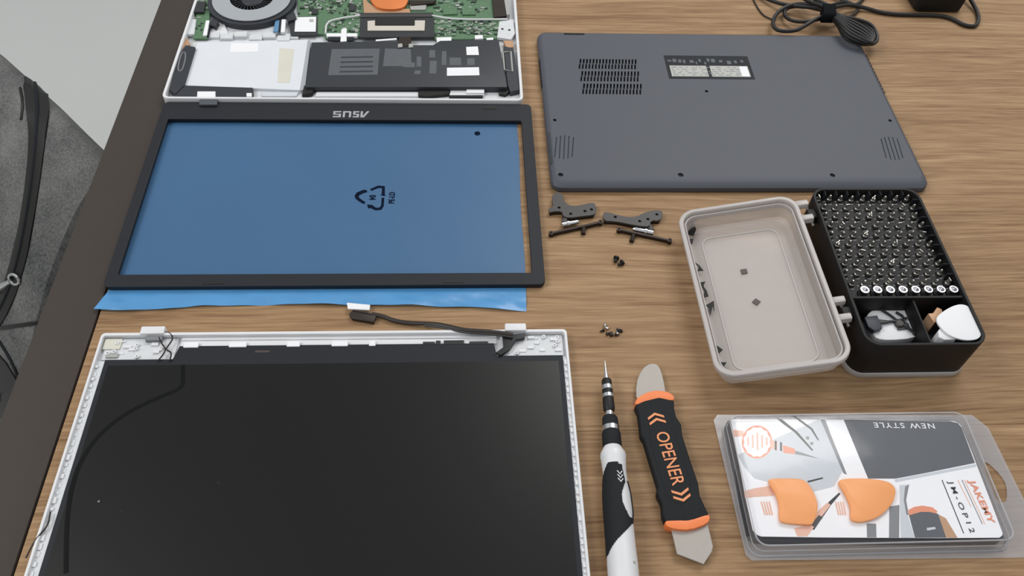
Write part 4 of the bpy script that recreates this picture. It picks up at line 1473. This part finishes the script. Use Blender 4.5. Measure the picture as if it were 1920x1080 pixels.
    flat.lathe([(0, 1.6), (8.5, 1.6), (9.3, 2.15), (13.6, 2.15), (14.2, 1.5), (15.4, 1.4)], (0, 0, 0), (0, 0, 1), 8)
    flat.box(-1.5, 1.5, -.35, .35, 15.2, 17.6)
    fmesh = flat.mesh('bit')
    big_ = MB()
    big_.lathe([(0, 2.0), (6, 2.0), (7, 3.3), (15.6, 3.3), (16.0, 3.1), (16.0, 2.2), (12.5, 2.0), (12.5, .2)], (0, 0, 0), (0, 0, 1), 16)
    bmesh_ = big_.mesh('bit')
    ordn = ['first', 'second', 'third', 'fourth', 'fifth', 'sixth', 'seventh', 'eighth', 'ninth', 'tenth']
    rnd = random.Random(11)
    for me in (smesh, fmesh):
        me.materials.clear()
    for i, j, x, y in bits:
        o = part('screwdriver_bit', fmesh if (i + j * 2) % 5 == 0 else smesh, M['bit'])
        o.location = (x * MM, y * MM, (DECK - 11.9 + rnd.uniform(-.6, .8)) * MM)
        o.rotation_euler = (0, 0, rnd.uniform(0, 3))
        col = 'leftmost' if j == 0 else ('rightmost' if j == 8 else ordn[j] + ' from left')
        rw = 'farthest row' if i == 0 else ordn[i] + ' row from the back'
        tag(o, f'slim steel screwdriver bit in the case, {rw}, {col}', 'screwdriver bit', 'slim bits standing in the case')
    for j in range(8):
        o = part('socket_bit', bmesh_, M['chrome'])
        o.location = ((284.5 + 9.35 * j) * MM, big_row * MM, (DECK - 10.5) * MM)
        col = 'leftmost' if j == 0 else ('rightmost' if j == 7 else ordn[j] + ' from left')
        tag(o, f'wide chrome socket bit in the front row of the case, {col}', 'socket bit', 'wide socket bits in the case')

    # ---- loose pieces in the two open trays
    Z = 12.2
    pc = thing('white_block', 'white plastic block lying in the left tray of the bit case', 'plastic block', (297, 326, Z))
    q = ats([(1622, 592), (1640, 578), (1708, 575), (1722, 590), (1736, 632), (1646, 640), (1634, 620)], 23)
    part('block', MB().prism(smooth_poly(q, 2), Z, 23), M['label'], pc, bevel=1.0)
    gb = thing('grey_clip', 'dark grey clip on the white block in the bit case', 'clip', (288, 328, 23))
    part('jaw', MB().prism(ats([(1621, 594), (1645, 591), (1655, 615), (1640, 620), (1628, 612)], 27), 23.1, 27), M['cardside'], gb, bevel=.6)
    part('lever', MB().prism(ats([(1645, 598), (1668, 600), (1668, 604), (1648, 606)], 26), 24, 26), M['chip'], gb, bevel=.3, seg=1)
    tw = thing('black_tool', 'small black pivoted tool on the white block in the bit case', 'tool', (302, 328, 23))
    for pts in ([(1652, 580), (1668, 590), (1690, 606), (1712, 622), (1722, 618)], [(1656, 603), (1678, 602), (1700, 596)], [(1680, 585), (1692, 592), (1700, 612), (1716, 624)]):
        part('arm', MB().tube([(*at(a, b, 25), 24.8) for a, b in pts], 1.0, 6), M['chip'], tw)
    x, y = at(1688, 605, 26)
    part('pivot', MB().lathe([(0, 3.2), (2.4, 3.2), (3.0, 2.4), (3.0, .8)], (x, y, 23.1), (0, 0, 1), 14), M['gun'], tw)
    part('foot', MB().prism(ats([(1680, 606), (1702, 606), (1706, 616), (1684, 618)], 24), 23.1, 24.6), M['chip'], tw)
    part('knob', MB().lathe([(0, 1.4), (1.8, 1.4)], (*at(1716, 624, 25), 23.4), (0, 0, 1), 10), M['chip'], tw)
    # white pick leaning in the right tray
    q = smooth_poly(ats([(1753, 600), (1762, 588), (1785, 574), (1805, 570), (1822, 579), (1835, 602), (1842, 634), (1815, 640), (1785, 633), (1765, 618)], 38), 2)
    me = MB().prism(q, 37, 38.6).mesh('pick', .5, 2)
    o = part('white_pick', me, M['label'])
    ctr = Vector((sum(a for a, b in q) / len(q), sum(b for a, b in q) / len(q), 37)) * MM
    me.transform(Matrix.Translation(-ctr))
    o.location = ctr
    tag(o, 'rounded white plastic pick on top in the right tray of the bit case', 'pick')
    q = smooth_poly(ats([(1755, 620), (1768, 622), (1800, 640), (1757, 642)], 34), 1)
    cc = (sum(a for a, b in q) / len(q), sum(b for a, b in q) / len(q))
    solo('white_pick', MB().prism([(a - cc[0], b - cc[1]) for a, b in q], 0, 24.7), M['white'], (cc[0], cc[1], Z), 'white pick mostly hidden under the other pick in the bit case', 'pick', bevel=.5)
    q = ats([(1740, 588), (1750, 587), (1757, 576), (1766, 580), (1768, 590), (1758, 600), (1752, 606)], 34)
    cc = (sum(a for a, b in q) / len(q), sum(b for a, b in q) / len(q))
    solo('orange_scrap', MB().prism([(a - cc[0], b - cc[1]) for a, b in q], 0, 22), M['coppertan'], (cc[0], cc[1], Z), 'small tan orange piece beside the white pick in the bit case', 'plastic piece', bevel=.5)


M['bit'] = pm('bit_steel', (150, 147, 142), 0.3, metal=0.85, var=0.35, scale=300)
bit_case()


# ------------------------------------------------------------------ blister pack with printed card
def blister():
    t = thing('blister_pack', 'clear blister pack with printed white and charcoal card', 'blister pack', (255, 222, 0))
    C8 = lambda q: crop(q, 3.2, 1320, 750)
    ZC = 11.0
    flo = [at(1338, 788, 1), at(1345, 778, 1), at(1822, 778, 1), (357.5, 262), (362, 180), (360, 172), (173, 174.5), (170, 178)]
    hole = ats(C8([(1668, 378), (1700, 372), (1780, 450), (1815, 510), (1818, 600), (1795, 618), (1758, 610), (1720, 510)]), 1)
    part('flange', curve_mesh([flo, smooth_poly(hole, 1)], 1.0, 1.2, 0), M['clearsheet'], t, label='clear flange with a hanging slot')
    X0, X1, Y0, Y1 = 172.6, 336.5, 177, 268.5

    def ring(i, z, r=7):
        return [(x, y, z) for x, y in rrect(X0 + i, X1 - i, Y0 + i, Y1 - i, r, 6)]
    bub = part('bubble', MB().loft([ring(0, 1.2), ring(.6, 5), ring(1.2, 13.6), ring(2.0, 14.8)], False, False), M['clearwall'], t, label='clear raised bubble')
    part('bubble_top', MB().loft([ring(2.0, 14.8), ring(3.4, 15.4)], False, True), M['clear'], bub)
    for nm, i_, z_, r_ in (('bubble_highlight', 1.6, 14.4, .55), ('bubble_highlight', -.1, 1.6, .7), ('bubble_highlight', .8, 7.5, .35)):  # pale hazy tubes added as rim highlights round the bubble
        rg = ring(i_, z_)
        part(nm, MB().tube(rg + rg[:2], r_, 6), M['clearhighlight'], bub)
    # card
    co = smooth_poly(ats(C8([(160, 125), (175, 113), (1480, 124), (1525, 135), (1550, 165), (1790, 790), (1792, 812), (1765, 830), (355, 822), (315, 808), (285, 770)]), ZC), 1)
    cen = Vector((255, 222))
    part('inner_tray', MB().prism([tuple(cen + (Vector(p) - cen) * 1.022) for p in co], 1.3, 7.5), M['cardside'], t)
    part('card_lift', MB().prism([tuple(cen + (Vector(p) - cen) * .96) for p in co], 7.4, ZC - .5), M['cardside'], t)
    card = part('card', MB().prism(co, ZC - .5, ZC), M['card'], t, label='printed card')
    lv = [0]

    def pr(name, pts, mat, lift=None):
        lv[0] += 1
        z = ZC + .02 + (lv[0] * .004 if lift is None else lift)
        return part(name, MB().prism(ats(C8(pts), ZC), ZC - .05, z), mat, card)
    pr('print_grey', [(200, 330), (700, 112), (730, 112), (830, 430), (780, 520), (620, 560), (300, 470), (240, 400)], M['cardgrey'])
    pr('print_charcoal', [(838, 118), (1478, 128), (1522, 138), (1546, 165), (1626, 378), (1330, 438), (1150, 472), (985, 472)], M['carddark'])
    pr('print_grey_band', [(698, 116), (724, 116), (858, 448), (836, 440)], M['cardmid'])
    pr('print_line', [(1140, 478), (1630, 384), (1636, 400), (1150, 494)], M['cardgrey'])
    # emblem and drawn screwdriver
    pr('print_orange_bar', [(168, 178), (235, 185), (240, 218), (180, 222)], M['paleorange'])
    cx, cy = 318, 252
    pr('emblem_ring', [(cx + 92 * math.cos(a * .2618), cy + 100 * math.sin(a * .2618)) for a in range(24)], M['orangeprint'])
    pr('emblem', [(cx + (84 if a % 2 else 76) * math.cos(a * .2618), cy + (92 if a % 2 else 84) * math.sin(a * .2618)) for a in range(24)], M['card'])
    for k in range(5):
        x = 258 + k * 28
        pr('emblem_bar', [(x, 196 + abs(k - 2) * 14), (x + 11, 194 + abs(k - 2) * 14), (x + 13, 300 - abs(k - 2) * 14), (x + 2, 302 - abs(k - 2) * 14)], M['paleorange'])
    pr('driver_shaft', [(398, 240), (440, 250), (440, 300), (402, 290)], M['paleorange'])
    pr('driver_ring', [(424, 244), (436, 246), (436, 302), (424, 300)], M['ink'])
    pr('driver_ring', [(456, 252), (468, 254), (468, 308), (456, 304)], M['ink'])
    pr('driver_body', [(472, 272), (545, 292), (548, 325), (476, 318)], M['orangeprint'])
    pr('driver_tip', [(546, 304), (600, 320), (690, 352), (600, 334), (548, 326)], M['cardmid'])
    pr('tweezer_line', [(432, 108), (470, 118), (560, 190), (655, 300), (648, 306), (545, 196), (470, 140)], M['ink'])
    pr('tweezer_line', [(530, 96), (548, 96), (650, 170), (690, 240), (684, 244), (640, 178)], M['ink'])
    pr('dot', [(612, 218), (632, 220), (630, 238), (612, 236)], M['cardmid'])
    pr('dot', [(636, 252), (656, 254), (656, 270), (638, 270)], M['cardmid'])
    # lower drawings
    pr('print_orange_handle', [(240, 548), (300, 530), (400, 515), (420, 575), (300, 582), (246, 590)], M['paleorange'])
    for k in range(4):
        pr('print_stroke', [(338 + k * 16, 610), (346 + k * 16, 608), (372 + k * 14, 690), (362 + k * 14, 692)], M['paleorange'])
        pr('print_stroke', [(785 + k * 15, 612), (793 + k * 15, 610), (812 + k * 14, 690), (803 + k * 14, 692)], M['paleorange'])
    pr('tool_line', [(620, 486), (712, 464), (714, 472), (624, 496)], M['ink'])
    pr('pen_shaft', [(640, 770), (690, 690), (750, 610), (810, 556), (818, 564), (762, 630), (706, 712), (660, 780)], M['ink'])
    pr('pen_body', [(560, 818), (540, 770), (620, 750), (690, 660), (740, 615), (760, 630), (690, 720), (620, 818)], M['paleorange'])
    pr('pen_grip', [(640, 745), (690, 690), (712, 706), (664, 768)], M['gun'])
    pr('tool_grey', [(976, 742), (1032, 742), (1034, 824), (978, 824)], M['cardmid'])
    pr('tool_grey', [(1112, 640), (1172, 630), (1170, 826), (1110, 826)], M['cardmid'])
    pr('tool_pale', [(1172, 512), (1232, 506), (1206, 600), (1222, 690), (1262, 826), (1180, 826)], M['cardgrey'])
    pr('tool_stripe', [(1206, 520), (1230, 508), (1212, 600), (1228, 690), (1214, 690), (1198, 600)], M['cardmid'])
    pr('print_orange_arc', [(1226, 660), (1260, 642), (1310, 634), (1370, 644), (1400, 668), (1390, 690), (1230, 695)], M['orangeprint'])
    pr('tool_dark', [(1230, 692), (1300, 672), (1350, 672), (1404, 684), (1440, 770), (1452, 826), (1266, 826)], M['carddark'])
    pr('tool_tan', [(1404, 686), (1450, 710), (1520, 826), (1452, 826)], M['coppertan'])
    pr('tool_mark', [(1335, 768), (1385, 762), (1390, 775), (1338, 784)], M['cardgrey'])
    # lettering
    def letters(txt, a, b, size_y, mat, bold=.0, space=1.0):
        p, q = at(*C8([a])[0], ZC), at(*C8([b])[0], ZC)
        dv = Vector((q[0] - p[0], q[1] - p[1]))
        me = text_mesh(txt, 8, .05, bold, space)
        xs = [v.co.x for v in me.vertices]
        ys = [v.co.y for v in me.vertices]
        wd, hg = (max(xs) - min(xs)) / MM, (max(ys) - min(ys)) / MM
        me = put(me, ((p[0] + q[0]) / 2, (p[1] + q[1]) / 2, ZC + .30), math.degrees(math.atan2(dv.y, dv.x)), dv.length / wd, size_y / hg)
        return part('lettering', me, mat, card)
    letters('NEW STYLE', (1382, 156), (1018, 150), 4.0, M['label'], .12, 1.25)
    letters('JAKEMY', (1602, 482), (1728, 742), 5.6, M['orangeprint'], .2, 1.05)
    letters('JM-OP12', (1476, 490), (1612, 800), 4.4, M['ink'], .05, 1.45)
    for a, b, w_, mt in (((1425, 480), (1555, 800), 5, 'ink'), ((1545, 480), (1668, 745), 4, 'cardmid'), ((1560, 480), (1683, 745), 4, 'paleorange'), ((1520, 480), (1600, 640), 4, 'paleorange')):
        pr('thin_line', [a, (a[0] + w_, a[1]), (b[0] + w_, b[1]), b], M[mt])
    # slot cut in the clear sheet shows two catches
    # orange picks lying on the card under the bubble
    for pts, lb in (([(385, 482), (400, 468), (570, 468), (612, 482), (650, 530), (682, 600), (686, 660), (662, 735), (640, 748), (480, 735), (452, 715), (455, 600)], 'orange triangular plastic pick in the blister pack, nearer the drawn emblem'),
                    ([(806, 490), (825, 470), (960, 466), (1100, 482), (1142, 510), (1156, 548), (1140, 610), (1100, 660), (1040, 705), (960, 730), (900, 725), (880, 705), (885, 640), (850, 560)], 'orange triangular plastic pick in the blister pack, nearer the charcoal print')):
        q = smooth_poly(ats(C8(pts), 14.2), 2)
        cc = (sum(a for a, b in q) / len(q), sum(b for a, b in q) / len(q))
        mb = MB()
        ins = lambda k: [((a - cc[0]) * k, (b - cc[1]) * k) for a, b in q]
        mb.loft([[(a, b, 0) for a, b in ins(.97)], [(a, b, .5) for a, b in ins(1)], [(a, b, 2.4) for a, b in ins(.99)], [(a + .6, b + .6, 3.0) for a, b in ins(.90)]])
        solo('orange_pick', mb, M['orange'], (cc[0], cc[1], ZC + .35), lb, 'pick', 'orange picks in the blister pack')


blister()
